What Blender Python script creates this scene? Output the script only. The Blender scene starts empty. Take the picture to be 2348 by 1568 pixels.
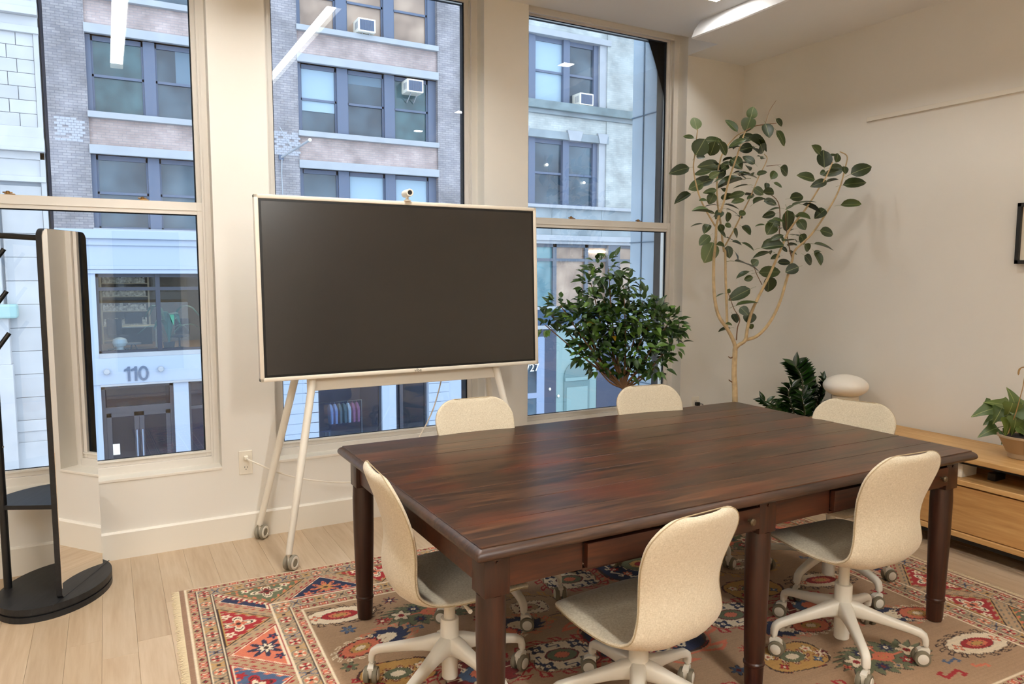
import bpy, bmesh, math, random
import numpy as np
from mathutils import Vector, Matrix

S = bpy.context.scene
COL = S.collection
PI = math.pi
rnd = random.Random(7)

# ------------------------------------------------------------------ camera
CAM_H = 1.51
YAW, PITCH, ROLL = math.radians(28.808), math.radians(5.436), math.radians(-0.1185)
FPX = 1687.0

def cam_axes():
    f = Vector((math.sin(YAW) * math.cos(PITCH), math.cos(YAW) * math.cos(PITCH), -math.sin(PITCH)))
    r = Vector((math.cos(YAW), -math.sin(YAW), 0.0))
    d = f.cross(r)
    c, s = math.cos(ROLL), math.sin(ROLL)
    return c * r + s * d, -s * r + c * d, f

AX_R, AX_D, AX_F = cam_axes()
cam_data = bpy.data.cameras.new('camera')
cam = bpy.data.objects.new('camera', cam_data)
COL.objects.link(cam)
cam_data.sensor_width = 36.0
cam_data.lens = FPX / 2348.0 * 36.0
cam_data.clip_start = 0.05
cam_data.clip_end = 200.0
m = Matrix.Identity(4)
for i, a in enumerate((AX_R, -AX_D, -AX_F)):
    for k in range(3):
        m[k][i] = a[k]
m[0][3], m[1][3], m[2][3] = 0.0, 0.0, CAM_H
cam.matrix_world = m
S.camera = cam

def ray(px, py):
    """Direction of sight through a point of the 2348 x 1568 photograph."""
    return AX_R * ((px - 1174.0) / FPX) + AX_D * ((py - 784.0) / FPX) + AX_F

def at_depth(px, py, depth):
    return Vector((0, 0, CAM_H)) + ray(px, py) * depth

def at_y(px, py, y):
    d = ray(px, py)
    return Vector((0, 0, CAM_H)) + d * (y / d.y)

def at_x(px, py, x):
    d = ray(px, py)
    return Vector((0, 0, CAM_H)) + d * (x / d.x)

# ------------------------------------------------------------------ sky, light level, exposure
w = bpy.data.worlds.new('overcast sky')
S.world = w
w.use_nodes = True
bg = w.node_tree.nodes['Background']
bg.inputs['Color'].default_value = (0.72, 0.83, 1.0, 1)
bg.inputs['Strength'].default_value = 3.4
S.view_settings.view_transform = 'Standard'
S.view_settings.look = 'None'
S.view_settings.exposure = 0.1
S.view_settings.gamma = 1.0
S.view_settings.use_curve_mapping = False
S.cycles.max_bounces = 8
S.cycles.transparent_max_bounces = 16
S.cycles.caustics_reflective = False
S.cycles.caustics_refractive = False
S.cycles.sample_clamp_indirect = 6.0
LINEAR_L = 60.0          # radiance of the linear ceiling lights near the windows
FILL_L = 175.0         # and of the unseen fill lights added behind the camera
DOWN_L = 170.0           # radiance of the square downlights
LAMP_TINT = (1.0, 1.0, 0.985)

# ------------------------------------------------------------------ colour and material helpers
def srgb(r, g, b):
    def c(v):
        v /= 255.0
        return v / 12.92 if v <= 0.04045 else ((v + 0.055) / 1.055) ** 2.4
    return (c(r), c(g), c(b), 1.0)

MATS = {}

def nodes_of(m):
    nt = m.node_tree
    return nt, nt.nodes, nt.links, nt.nodes['Principled BSDF']

def mat(name, col, rough=0.6, metal=0.0, noise=0.0, nscale=20.0, bump=0.0, bscale=200.0, spec=0.5, coords='Object', stretch=(1, 1, 1), rand=0.0, sheen=0.0):
    m = bpy.data.materials.new(name)
    m.use_nodes = True
    nt, N, L, P = nodes_of(m)
    P.inputs['Roughness'].default_value = rough
    P.inputs['Metallic'].default_value = metal
    P.inputs['Specular IOR Level'].default_value = spec
    if sheen:
        P.inputs['Sheen Weight'].default_value = sheen
    P.inputs['Base Color'].default_value = col
    vec = None
    if noise or bump:
        tc = N.new('ShaderNodeTexCoord')
        mp = N.new('ShaderNodeMapping')
        mp.inputs['Scale'].default_value = stretch
        L.new(tc.outputs[coords], mp.inputs['Vector'])
        vec = mp.outputs['Vector']
    colsock = None
    if noise:
        nz = N.new('ShaderNodeTexNoise')
        nz.inputs['Scale'].default_value = nscale
        nz.inputs['Detail'].default_value = 4
        L.new(vec, nz.inputs['Vector'])
        rp = N.new('ShaderNodeValToRGB')
        rp.color_ramp.elements[0].position = 0.3
        rp.color_ramp.elements[1].position = 0.7
        rp.color_ramp.elements[0].color = tuple(c * (1 - noise) for c in col[:3]) + (1,)
        rp.color_ramp.elements[1].color = tuple(min(1, c * (1 + noise)) for c in col[:3]) + (1,)
        L.new(nz.outputs['Fac'], rp.inputs['Fac'])
        colsock = rp.outputs['Color']
    if rand:
        oi = N.new('ShaderNodeObjectInfo')
        mr = N.new('ShaderNodeMapRange')
        mr.inputs['To Min'].default_value = 1 - rand
        mr.inputs['To Max'].default_value = 1 + rand
        L.new(oi.outputs['Random'], mr.inputs['Value'])
        mx = N.new('ShaderNodeVectorMath')
        mx.operation = 'SCALE'
        if colsock:
            L.new(colsock, mx.inputs[0])
        else:
            mx.inputs[0].default_value = col[:3]
        L.new(mr.outputs['Result'], mx.inputs['Scale'])
        colsock = mx.outputs['Vector']
    if colsock:
        L.new(colsock, P.inputs['Base Color'])
    if bump:
        nb = N.new('ShaderNodeTexNoise')
        nb.inputs['Scale'].default_value = bscale
        nb.inputs['Detail'].default_value = 3
        L.new(vec, nb.inputs['Vector'])
        bp = N.new('ShaderNodeBump')
        bp.inputs['Strength'].default_value = bump
        bp.inputs['Distance'].default_value = 0.002
        L.new(nb.outputs['Fac'], bp.inputs['Height'])
        L.new(bp.outputs['Normal'], P.inputs['Normal'])
    MATS[name] = m
    return m

def wood(name, cols, rough, axis='X', scale=1.0, rand=0.25, bump=0.15, blotch=0.0, blotch_col=None, spec=0.5):
    """Straight-grained wood, grain along one object axis, tone varying from piece to piece."""
    m = bpy.data.materials.new(name)
    m.use_nodes = True
    nt, N, L, P = nodes_of(m)
    tc = N.new('ShaderNodeTexCoord')
    oi = N.new('ShaderNodeObjectInfo')
    add = N.new('ShaderNodeVectorMath'); add.operation = 'ADD'
    sc = N.new('ShaderNodeVectorMath'); sc.operation = 'SCALE'
    comb = N.new('ShaderNodeCombineXYZ')
    for i in range(3):
        L.new(oi.outputs['Random'], comb.inputs[i])
    L.new(comb.outputs[0], sc.inputs[0]); sc.inputs['Scale'].default_value = 37.0
    L.new(tc.outputs['Object'], add.inputs[0]); L.new(sc.outputs['Vector'], add.inputs[1])
    mp = N.new('ShaderNodeMapping')
    s = {'X': (0.7, 9, 9), 'Y': (9, 0.7, 9), 'Z': (9, 9, 0.7)}[axis]
    mp.inputs['Scale'].default_value = tuple(v * scale for v in s)
    L.new(add.outputs['Vector'], mp.inputs['Vector'])
    n1 = N.new('ShaderNodeTexNoise'); n1.inputs['Scale'].default_value = 3.0; n1.inputs['Detail'].default_value = 8; n1.inputs['Distortion'].default_value = 1.2
    L.new(mp.outputs['Vector'], n1.inputs['Vector'])
    n2 = N.new('ShaderNodeTexNoise'); n2.inputs['Scale'].default_value = 14.0; n2.inputs['Detail'].default_value = 4
    L.new(mp.outputs['Vector'], n2.inputs['Vector'])
    mixf = N.new('ShaderNodeMix'); mixf.data_type = 'FLOAT'; mixf.inputs[0].default_value = 0.35
    L.new(n1.outputs['Fac'], mixf.inputs[2]); L.new(n2.outputs['Fac'], mixf.inputs[3])
    rp = N.new('ShaderNodeValToRGB')
    e = rp.color_ramp.elements
    e[0].position, e[0].color = 0.33, cols[0]
    e[1].position, e[1].color = 0.68, cols[-1]
    if len(cols) > 2:
        x = rp.color_ramp.elements.new(0.5); x.color = cols[1]
    L.new(mixf.outputs[0], rp.inputs['Fac'])
    out = rp.outputs['Color']
    if blotch:
        nb = N.new('ShaderNodeTexNoise'); nb.inputs['Scale'].default_value = 3.7; nb.inputs['Detail'].default_value = 5
        mp2 = N.new('ShaderNodeMapping'); mp2.inputs['Scale'].default_value = {'X': (0.8, 2.2, 1), 'Y': (2.2, .8, 1), 'Z': (1, 1, 1)}[axis]
        tg = N.new('ShaderNodeNewGeometry')
        L.new(tg.outputs['Position'], mp2.inputs['Vector']); L.new(mp2.outputs['Vector'], nb.inputs['Vector'])
        mr = N.new('ShaderNodeMapRange'); mr.inputs['From Min'].default_value = 0.48; mr.inputs['From Max'].default_value = 0.7; mr.inputs['To Max'].default_value = blotch
        L.new(nb.outputs['Fac'], mr.inputs['Value'])
        mx = N.new('ShaderNodeMix'); mx.data_type = 'RGBA'
        L.new(mr.outputs['Result'], mx.inputs[0]); L.new(out, mx.inputs[6]); mx.inputs[7].default_value = blotch_col
        out = mx.outputs[2]
    if rand:
        mr2 = N.new('ShaderNodeMapRange'); mr2.inputs['To Min'].default_value = 1 - rand; mr2.inputs['To Max'].default_value = 1 + rand
        L.new(oi.outputs['Random'], mr2.inputs['Value'])
        vs = N.new('ShaderNodeVectorMath'); vs.operation = 'SCALE'
        L.new(out, vs.inputs[0]); L.new(mr2.outputs['Result'], vs.inputs['Scale'])
        out = vs.outputs['Vector']
    L.new(out, P.inputs['Base Color'])
    P.inputs['Roughness'].default_value = rough
    P.inputs['Specular IOR Level'].default_value = spec
    if bump:
        bp = N.new('ShaderNodeBump'); bp.inputs['Strength'].default_value = bump; bp.inputs['Distance'].default_value = 0.0015
        L.new(n2.outputs['Fac'], bp.inputs['Height']); L.new(bp.outputs['Normal'], P.inputs['Normal'])
    MATS[name] = m
    return m

def emit(name, col, strength):
    m = bpy.data.materials.new(name)
    m.use_nodes = True
    nt = m.node_tree
    N, L = nt.nodes, nt.links
    N.remove(N['Principled BSDF'])
    e = N.new('ShaderNodeEmission')
    e.inputs['Color'].default_value = tuple(col[:3]) + (1,)
    e.inputs['Strength'].default_value = strength
    L.new(e.outputs[0], N['Material Output'].inputs['Surface'])
    MATS[name] = m
    return m

def glass(name, tint=(1, 1, 1), refl=1.0, rough=0.0, ior=1.5):
    """Window glass: lets light straight through, mirrors by Fresnel."""
    m = bpy.data.materials.new(name)
    m.use_nodes = True
    nt = m.node_tree
    N, L = nt.nodes, nt.links
    N.remove(N['Principled BSDF'])
    t = N.new('ShaderNodeBsdfTransparent'); t.inputs['Color'].default_value = tuple(tint) + (1,)
    g = N.new('ShaderNodeBsdfGlossy'); g.inputs['Roughness'].default_value = rough
    fr = N.new('ShaderNodeFresnel'); fr.inputs['IOR'].default_value = ior
    mu = N.new('ShaderNodeMath'); mu.operation = 'MULTIPLY'; mu.inputs[1].default_value = refl
    L.new(fr.outputs[0], mu.inputs[0])
    mx = N.new('ShaderNodeMixShader')
    L.new(mu.outputs[0], mx.inputs['Fac']); L.new(t.outputs[0], mx.inputs[1]); L.new(g.outputs[0], mx.inputs[2])
    L.new(mx.outputs[0], N['Material Output'].inputs['Surface'])
    MATS[name] = m
    return m

def brickmat(name, c1, c2, mortar, bw=0.21, bh=0.072, noise=0.25):
    m = bpy.data.materials.new(name)
    m.use_nodes = True
    nt, N, L, P = nodes_of(m)
    g = N.new('ShaderNodeNewGeometry')
    sp = N.new('ShaderNodeSeparateXYZ'); L.new(g.outputs['Position'], sp.inputs[0])
    ad = N.new('ShaderNodeMath'); ad.operation = 'ADD'
    L.new(sp.outputs['X'], ad.inputs[0]); L.new(sp.outputs['Y'], ad.inputs[1])
    cb = N.new('ShaderNodeCombineXYZ'); L.new(ad.outputs[0], cb.inputs['X']); L.new(sp.outputs['Z'], cb.inputs['Y'])
    br = N.new('ShaderNodeTexBrick')
    br.inputs['Color1'].default_value = c1; br.inputs['Color2'].default_value = c2; br.inputs['Mortar'].default_value = mortar
    br.inputs['Scale'].default_value = 1.0
    br.inputs['Brick Width'].default_value = bw; br.inputs['Row Height'].default_value = bh
    br.inputs['Mortar Size'].default_value = 0.008; br.inputs['Mortar Smooth'].default_value = 0.3
    L.new(cb.outputs[0], br.inputs['Vector'])
    nz = N.new('ShaderNodeTexNoise'); nz.inputs['Scale'].default_value = 1.6; nz.inputs['Detail'].default_value = 6
    L.new(g.outputs['Position'], nz.inputs['Vector'])
    mr = N.new('ShaderNodeMapRange'); mr.inputs['From Min'].default_value = .3; mr.inputs['From Max'].default_value = .7
    mr.inputs['To Min'].default_value = 1 - noise; mr.inputs['To Max'].default_value = 1 + noise
    L.new(nz.outputs['Fac'], mr.inputs['Value'])
    vs = N.new('ShaderNodeVectorMath'); vs.operation = 'SCALE'
    L.new(br.outputs['Color'], vs.inputs[0]); L.new(mr.outputs['Result'], vs.inputs['Scale'])
    L.new(vs.outputs['Vector'], P.inputs['Base Color'])
    P.inputs['Roughness'].default_value = 0.9
    MATS[name] = m
    return m

# ------------------------------------------------------------------ mesh helpers
class MB:
    """Collects simple shapes; build() links them as one mesh object."""
    def __init__(self):
        self.bm = bmesh.new()
        self.smooth = False

    def box(self, lo, hi, bev=0.0, seg=2):
        x0, y0, z0 = lo; x1, y1, z1 = hi
        vs = [self.bm.verts.new(p) for p in ((x0, y0, z0), (x1, y0, z0), (x1, y1, z0), (x0, y1, z0), (x0, y0, z1), (x1, y0, z1), (x1, y1, z1), (x0, y1, z1))]
        fs = [self.bm.faces.new([vs[i] for i in f]) for f in ((0, 3, 2, 1), (4, 5, 6, 7), (0, 1, 5, 4), (1, 2, 6, 5), (2, 3, 7, 6), (3, 0, 4, 7))]
        if bev > 0:
            es = list({e for f in fs for e in f.edges})
            bmesh.ops.bevel(self.bm, geom=es, offset=bev, segments=seg, profile=0.5, affect='EDGES')
        return self

    def obox(self, c, u, v, wv, hu, hv, hw, bev=0.0):
        """Box with centre c, unit axes u, v, w and half sizes."""
        c, u, v, wv = Vector(c), Vector(u), Vector(v), Vector(wv)
        vs = []
        for sz in (-1, 1):
            for sx, sy in ((-1, -1), (1, -1), (1, 1), (-1, 1)):
                vs.append(self.bm.verts.new(c + u * hu * sx + v * hv * sy + wv * hw * sz))
        fs = [self.bm.faces.new([vs[i] for i in f]) for f in ((0, 3, 2, 1), (4, 5, 6, 7), (0, 1, 5, 4), (1, 2, 6, 5), (2, 3, 7, 6), (3, 0, 4, 7))]
        if bev > 0:
            es = list({e for f in fs for e in f.edges})
            bmesh.ops.bevel(self.bm, geom=es, offset=bev, segments=2, profile=0.5, affect='EDGES')
        return self

    def ring(self, pts):
        return [self.bm.verts.new(p) for p in pts]

    def loft(self, rings, closed=True, cap0=True, cap1=True):
        vr = [self.ring(r) for r in rings]
        n = len(vr[0])
        for a, b in zip(vr[:-1], vr[1:]):
            for i in range(n if closed else n - 1):
                j = (i + 1) % n
                self.bm.faces.new((a[i], a[j], b[j], b[i]))
        if cap0 and closed:
            self.bm.faces.new(list(reversed(vr[0])))
        if cap1 and closed:
            self.bm.faces.new(vr[-1])
        return self

    def tube(self, pts, rad, seg=8, caps=True):
        pts = [Vector(p) for p in pts]
        n = len(pts)
        rads = rad if isinstance(rad, (list, tuple)) else [rad] * n
        rings = []
        up = None
        for i, p in enumerate(pts):
            t = (pts[min(i + 1, n - 1)] - pts[max(i - 1, 0)]).normalized()
            if up is None:
                up = Vector((0, 0, 1)) if abs(t.z) < 0.9 else Vector((1, 0, 0))
            a = (up - t * up.dot(t))
            if a.length < 1e-6:
                a = t.orthogonal()
            a.normalize()
            up = a
            b = t.cross(a)
            rings.append([p + (a * math.cos(2 * PI * k / seg) + b * math.sin(2 * PI * k / seg)) * rads[i] for k in range(seg)])
        return self.loft(rings, True, caps, caps)

    def lathe(self, prof, c=(0, 0, 0), seg=24, axis='Z'):
        """prof: (radius, height) list from bottom to top."""
        rings = []
        for r, h in prof:
            r = max(r, 1e-4)
            ring = []
            for k in range(seg):
                a = 2 * PI * k / seg
                x, y, z = r * math.cos(a), r * math.sin(a), h
                if axis == 'X':
                    x, y, z = z, x, y
                elif axis == 'Y':
                    x, y, z = y, z, x
                ring.append((c[0] + x, c[1] + y, c[2] + z))
            rings.append(ring)
        return self.loft(rings)

    def prism(self, poly, z0, z1):
        """Vertical prism over a plan polygon (counter-clockwise)."""
        return self.loft([[(x, y, z0) for x, y in poly], [(x, y, z1) for x, y in poly]])

    def poly(self, pts):
        self.bm.faces.new([self.bm.verts.new(p) for p in pts])
        return self

    def mesh(self, name, smooth=None, angle=35):
        bmesh.ops.recalc_face_normals(self.bm, faces=self.bm.faces[:])
        me = bpy.data.meshes.new(name)
        self.bm.to_mesh(me)
        self.bm.free()
        if smooth or self.smooth:
            me.polygons.foreach_set('use_smooth', [True] * len(me.polygons))
            try:
                me.set_sharp_from_angle(angle=math.radians(angle))
            except Exception:
                pass
        return me

    def build(self, name, material, parent=None, smooth=None, loc=None, angle=35, label=None):
        me = self.mesh(name, smooth, angle)
        return link(name, me, material, parent, loc, label)

def link(name, me, material=None, parent=None, loc=None, label=None):
    if material is not None and len(me.materials) == 0:
        me.materials.append(material)
    o = bpy.data.objects.new(name, me)
    COL.objects.link(o)
    if parent is not None:
        o.parent = parent
    if loc is not None:
        o.location = loc
    if label:
        o['label'] = label
    return o

def thing(name, label, cat, loc=(0, 0, 0), rz=0.0, group=None):
    o = bpy.data.objects.new(name, None)
    COL.objects.link(o)
    o.location = loc
    o.rotation_euler = (0, 0, rz)
    o.empty_display_size = 0.1
    tag(o, label, cat, group)
    return o

def tag(o, label, cat, group=None):
    o['label'] = label
    o['category'] = cat
    if group:
        o['group'] = group
    return o

def struct(o):
    o['kind'] = 'structure'
    return o

def sempty(name, loc=(0, 0, 0)):
    o = bpy.data.objects.new(name, None)
    COL.objects.link(o)
    o.location = loc
    o['kind'] = 'structure'
    return o

def copy_tree(o, parent=None):
    c = o.copy()
    COL.objects.link(c)
    if parent is not None:
        c.parent = parent
    for ch in list(o.children):
        copy_tree(ch, c)
    return c

def text_mesh(s, size, depth, name='lettering', bold=0.0, spacing=1.0):
    cu = bpy.data.curves.new(name, 'FONT')
    cu.body = s
    cu.size = size
    cu.extrude = depth
    cu.offset = bold
    cu.space_character = spacing
    cu.align_x = 'CENTER'
    cu.align_y = 'CENTER'
    cu.resolution_u = 4
    o = bpy.data.objects.new(name, cu)
    COL.objects.link(o)
    dg = bpy.context.evaluated_depsgraph_get()
    me = bpy.data.meshes.new_from_object(o.evaluated_get(dg))
    bpy.data.objects.remove(o)
    # upright, facing -Y
    me.transform(Matrix.Rotation(PI / 2, 4, 'X'))
    return me

def catmull(pts, n):
    """Smooth curve of n points through tuples pts."""
    P = [np.array(p, float) for p in pts]
    P = [2 * P[0] - P[1]] + P + [2 * P[-1] - P[-2]]
    m = len(P) - 3
    out = []
    for k in range(n):
        u = k / (n - 1) * m
        i = min(int(u), m - 1)
        t = u - i
        a, b, c, d = P[i:i + 4]
        out.append(0.5 * ((2 * b) + (-a + c) * t + (2 * a - 5 * b + 4 * c - d) * t * t + (-a + 3 * b - 3 * c + d) * t ** 3))
    return out

# ------------------------------------------------------------------ materials
M_WALL = mat('wall paint', srgb(236, 231, 221), 0.75, noise=0.012, nscale=3, bump=0.05, bscale=90, coords='Object')
M_CEIL = mat('ceiling paint', srgb(246, 245, 244), 0.85)
M_TRIM = mat('trim paint', srgb(238, 231, 217), 0.45)
M_FRAME = mat('window paint', srgb(232, 226, 216), 0.4)
M_BRONZE = mat('dark bronze', srgb(34, 38, 44), 0.85, spec=.2)
M_GLASS = glass('window glass', (0.93, 0.97, 0.98), 1.1)
M_MAPLE = wood('maple boards', [srgb(182, 154, 122), srgb(194, 169, 138), srgb(204, 181, 152)], 0.40, 'Y', 0.6, 0.075, 0.04)
M_SUB = mat('floor joints', srgb(190, 150, 100), 0.8)
M_LINEAR = emit('linear light', LAMP_TINT, LINEAR_L)
M_FILL = emit('added fill light', LAMP_TINT, FILL_L)
M_DOWN = emit('downlight', LAMP_TINT, DOWN_L)
M_WHITE_METAL = mat('white metal', srgb(240, 236, 226), 0.4)
M_BRASS = mat('aged brass', srgb(150, 115, 70), 0.35, 0.9)
M_PLATE = mat('white plastic', srgb(240, 232, 215), 0.4)
M_DARK = mat('dark slot', srgb(40, 34, 28), 0.6)
M_BLACK = mat('black plastic', srgb(18, 18, 18), 0.45)
M_CONC = mat('painted masonry', srgb(166, 180, 192), 0.8, noise=0.12, nscale=2.5)

WY = 4.292          # face of the window wall
XR = 4.415          # face of the right wall
XL = -3.0
YF = -3.6
ZC = 3.235          # ceiling
OPEN = [(-0.83, 0.520), (0.815, 2.155), (2.480, 3.840)]
SILL = 0.424
ZH = 3.272         # window head, a little above the ceiling
FY = 4.392          # front of the window frames

# ------------------------------------------------------------------ room shell
floor = MB().box((XL, YF, -0.15), (XR + .3, WY + .3, -0.018)).build('floor', M_SUB)
struct(floor)
def plank_mesh(L, wd):
    return MB().box((-wd / 2 + .0003, 0.0003, -0.018), (wd / 2 - .0003, L - .0003, 0), bev=0.0006, seg=1).mesh('plank')
PLANKS = {}
PW = 0.127
k = 0
x = XL + PW / 2
while x < XR + 0.02:
    y = YF if x > -1.6 else 0.0
    y = max(y, -0.2 if x > -1.6 else 0.5)
    y -= rnd.uniform(0, 1.0)
    while y < WY + 0.02:
        L = rnd.choice([0.9, 1.15, 1.4, 1.7])
        if y + L > WY - 0.5:
            L = WY + 0.03 - y
        key = (round(L, 3))
        if key not in PLANKS:
            PLANKS[key] = plank_mesh(L, PW)
            PLANKS[key].materials.append(M_MAPLE)
        link('plank', PLANKS[key], None, floor, (x, y, 0))
        y += L
        k += 1
    x += PW
# plain boards behind the camera
MB().box((XL, YF, -0.018), (XR, -1.3, -0.0015)).build('plank', M_MAPLE, floor)

wb = MB()
xs = [XL] + [v for o in OPEN for v in o] + [XR + 0.3]
D = 0.32
for i in range(0, len(xs), 2):
    wb.box((xs[i], WY, 0), (xs[i + 1], WY + D, ZC + .12))
for a, b in OPEN:
    wb.box((a, WY, 0), (b, WY + D, SILL))
    wb.box((a, WY, ZH - .002), (b, WY + D, ZC + .16))
wall_back = struct(wb.build('wall_back', M_WALL))
# bright painted sill ledges
for i, (a, b) in enumerate(OPEN):
    struct(MB().box((a, WY - 0.004, SILL - 0.012), (b, FY + .02, SILL + .003), 0.002).build('windowsill', M_TRIM, wall_back))
wall_right = struct(MB().box((XR, YF, 0), (XR + .15, WY, ZC + .12)).build('wall_right', M_WALL))
wall_left = struct(MB().box((XL - .15, YF, 0), (XL, WY + D, ZC + .12)).build('wall_left', M_WALL))
wall_front = struct(MB().box((XL - .15, YF - .15, 0), (XR + .15, YF, ZC + .12)).build('wall_front', M_WALL))
M_ADDED_DOOR = mat('dark added door', srgb(46, 34, 26), 0.5)  # unseen dark doors, added to be mirrored in the display screen
for n, (a, b) in enumerate([(0.1, 1.0), (2.35, 3.1)]):
    d = struct(MB().box((a, YF, 0.01), (b, YF + .045, 2.1), .004).build('door_%d' % (n + 1), M_ADDED_DOOR))
    MB().lathe([(0.0, 0), (.012, 0), (.012, .05), (.028, .055), (.028, .075), (0, .08)], (b - .08, YF + .045, 1.0), 16, 'Y').build('door_handle', M_BRASS, d, True)
ceiling = struct(MB().box((XL, YF, ZC), (XR + .1, WY, ZC + .12)).build('ceiling', M_CEIL))
# soffit along the right wall, cut back at the window bay; sloped left face
sf = MB()
prof = [(XR, 3.105), (3.600, 3.105), (3.592, 3.112), (3.615, 3.165), (3.67, ZC + .005), (XR, ZC + .005)]
sf.loft([[(x, YF, z) for x, z in prof], [(x, 3.985, z) for x, z in prof]])
sf.box((3.84, 3.984, 3.105), (XR, WY, ZC + .005))
struct(sf.build('soffit', M_CEIL, ceiling))

bb = MB()
bb.loft([[(x, y, z) for y, z in ((WY, 0), (WY - .016, 0), (WY - .016, .138), (WY - .010, .146), (WY, .147))] for x in (XL, XR)])
struct(bb.build('baseboard_back', M_TRIM))
bb = MB()
bb.loft([[(x, y, z) for x, z in ((XR, 0), (XR - .016, 0), (XR - .016, .138), (XR - .010, .146), (XR, .147))] for y in (YF, WY - .016)])
struct(bb.build('baseboard_right', M_TRIM))
# picture rail strip on the right wall
struct(MB().box((XR - .014, YF, 2.492), (XR, 3.203, 2.520), .002).build('trim_1', M_TRIM))

# ------------------------------------------------------------------ windows
RAIL_Z = 1.884
for n, (a, b) in enumerate(OPEN):
    wn = sempty('window_%d' % (n + 1), ((a + b) / 2, FY, SILL))
    wn['label'] = 'white double-hung sash window with dark glazing edges'
    X0, X1 = a - (a + b) / 2, b - (a + b) / 2
    Z1 = ZH - SILL
    zr = RAIL_Z - SILL
    def part(fn, nm, mt, lab=None):
        q = MB(); fn(q); o = q.build(nm, mt, wn); return o
    # outer frame: jambs with two parting beads, head, sill
    def frame(q):
        for s, xe in ((1, X0), (-1, X1)):
            lo, hi = sorted((xe, xe + s * .030)); q.box((lo, 0, 0), (hi, .13, Z1))
            for yb in (0.0, .040, .085):
                lo, hi = sorted((xe + s * .029, xe + s * .042)); q.box((lo, yb, .04), (hi, yb + .010, Z1 - .03))
            lo, hi = sorted((xe + s * .029, xe + s * .034)); q.box((lo, .014, .04), (hi, .018, Z1 - .03))
        q.box((X0 + .03, 0, Z1 - .030), (X1 - .03, .13, Z1))
        q.box((X0 + .03, .003, Z1 - .040), (X1 - .03, .018, Z1 - .029))
        q.box((X0 + .03, 0, 0), (X1 - .03, .13, .045), .002)
    part(frame, 'window_frame', M_FRAME)
    def ext(q):
        for s, xe in ((1, X0), (-1, X1)):
            lo, hi = sorted((xe + s * .002, xe + s * .020)); q.box((lo, .131, 0), (hi, .222, Z1))
        q.box((X0, .131, Z1 - .006), (X1, .222, Z1)); q.box((X0, .131, -.02), (X1, .21, .03))
    part(ext, 'exterior_trim', M_BRONZE)
    # lower sash, inner track
    def sash(z0, z1, y0, bot, top, st):
        def f(q):
            q.box((X0 + .034, y0, z0), (X0 + .034 + st, y0 + .034, z1), .0015)
            q.box((X1 - .034 - st, y0, z0), (X1 - .034, y0 + .034, z1), .0015)
            q.box((X0 + .034 + st, y0 + .001, z0), (X1 - .034 - st, y0 + .033, z0 + bot))
            q.box((X0 + .034 + st, y0 + .001, z1 - top), (X1 - .034 - st, y0 + .033, z1))
        return f
    f1 = sash(.046, zr, .012, .034, .066, .034)
    def lower(q):
        f1(q)
        q.box((X0 + .04, .006, .068), (X1 - .04, .0125, .078), .002)      # lift rail
        q.box((X0 + .04, .009, zr - .045), (X1 - .04, .0125, zr - .0435))
    part(lower, 'lower_sash', M_FRAME)
    part(sash(zr - .06, Z1 - .030, .052, .05, .010, .030), 'upper_sash', M_FRAME)
    def spacer(q):
        for z0, z1, y0, st in ((.078, zr - .064, .026, .066), (zr - .012, Z1 - .034, .066, .062)):
            w_ = .008
            q.box((X0 + st, y0, z0), (X0 + st + w_, y0 + .012, z1)); q.box((X1 - st - w_, y0, z0), (X1 - st, y0 + .012, z1))
            q.box((X0 + st, y0, z0), (X1 - st, y0 + .012, z0 + .004)); q.box((X0 + st, y0, z1 - .008), (X1 - st, y0 + .012, z1))
    part(spacer, 'glazing_edge', M_BRONZE)
    part(lambda q: q.box((X0 + .06, .029, .074), (X1 - .06, .033, zr - .062)), 'pane', M_GLASS)
    part(lambda q: q.box((X0 + .056, .069, zr - .012), (X1 - .056, .073, Z1 - .036)), 'pane', M_GLASS)
    for fx in (.32, .76):
        xx = X0 + fx * (X1 - X0)
        q = MB()
        q.box((xx - .022, .018, zr), (xx + .022, .045, zr + .006), .002)
        q.lathe([(.009, 0), (.009, .010), (.006, .013)], (xx - .008, .03, zr + .006), 12)
        q.box((xx - .03, .026, zr + .008), (xx + .012, .034, zr + .014), .002)
        q.build('sash_lock', M_BRASS, wn, True)
# masonry pier outside, right of the third window, with a joint line and a downpipe
pier = struct(MB().box((3.845, WY + D + .0, -4.6), (4.9, 4.945, 9.0)).build('exterior_pier', M_CONC, wall_back))
q = MB()
for z in (-.4, .6, 1.75, 2.76, 3.8):
    q.box((3.838, WY + D + .01, z), (3.846, 4.95, z + .008))
q.box((3.838, 4.795, -4.6), (3.847, 4.806, 9))
struct(q.build('masonry_joint', mat('pier joint', srgb(88, 110, 128), .9), wall_back))  # joint lines are simply a darker blue grey

# ------------------------------------------------------------------ ceiling lights
def linear_light(x, y0, y1, label, ml=None):
    t = thing('linear_light', label, 'light', (x, (y0 + y1) / 2, ZC), 0, 'linear lights under the ceiling')
    h = (y1 - y0) / 2
    hz = -.035
    q = MB()
    q.box((-.054, -h - .012, hz - .045), (-.046, h + .012, 0)); q.box((.046, -h - .012, hz - .045), (.054, h + .012, 0))
    q.box((-.046, -h - .012, hz - .045), (.046, -h, 0)); q.box((-.046, h, hz - .045), (.046, h + .012, 0)); q.box((-.046, -h, -.02), (.046, h, 0))
    q.build('housing', M_WHITE_METAL, t)
    MB().box((-.045, -h, hz - .006), (.045, h, hz)).build('diffuser', ml or M_LINEAR, t)
    return t
linear_light(0.15, 1.95, 3.95, 'slim linear ceiling light nearest the coat rack, seen mirrored in the left window')
linear_light(1.325, 1.6, 4.2, 'slim linear ceiling light over the near end of the table, mirrored in the middle window')
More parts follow.
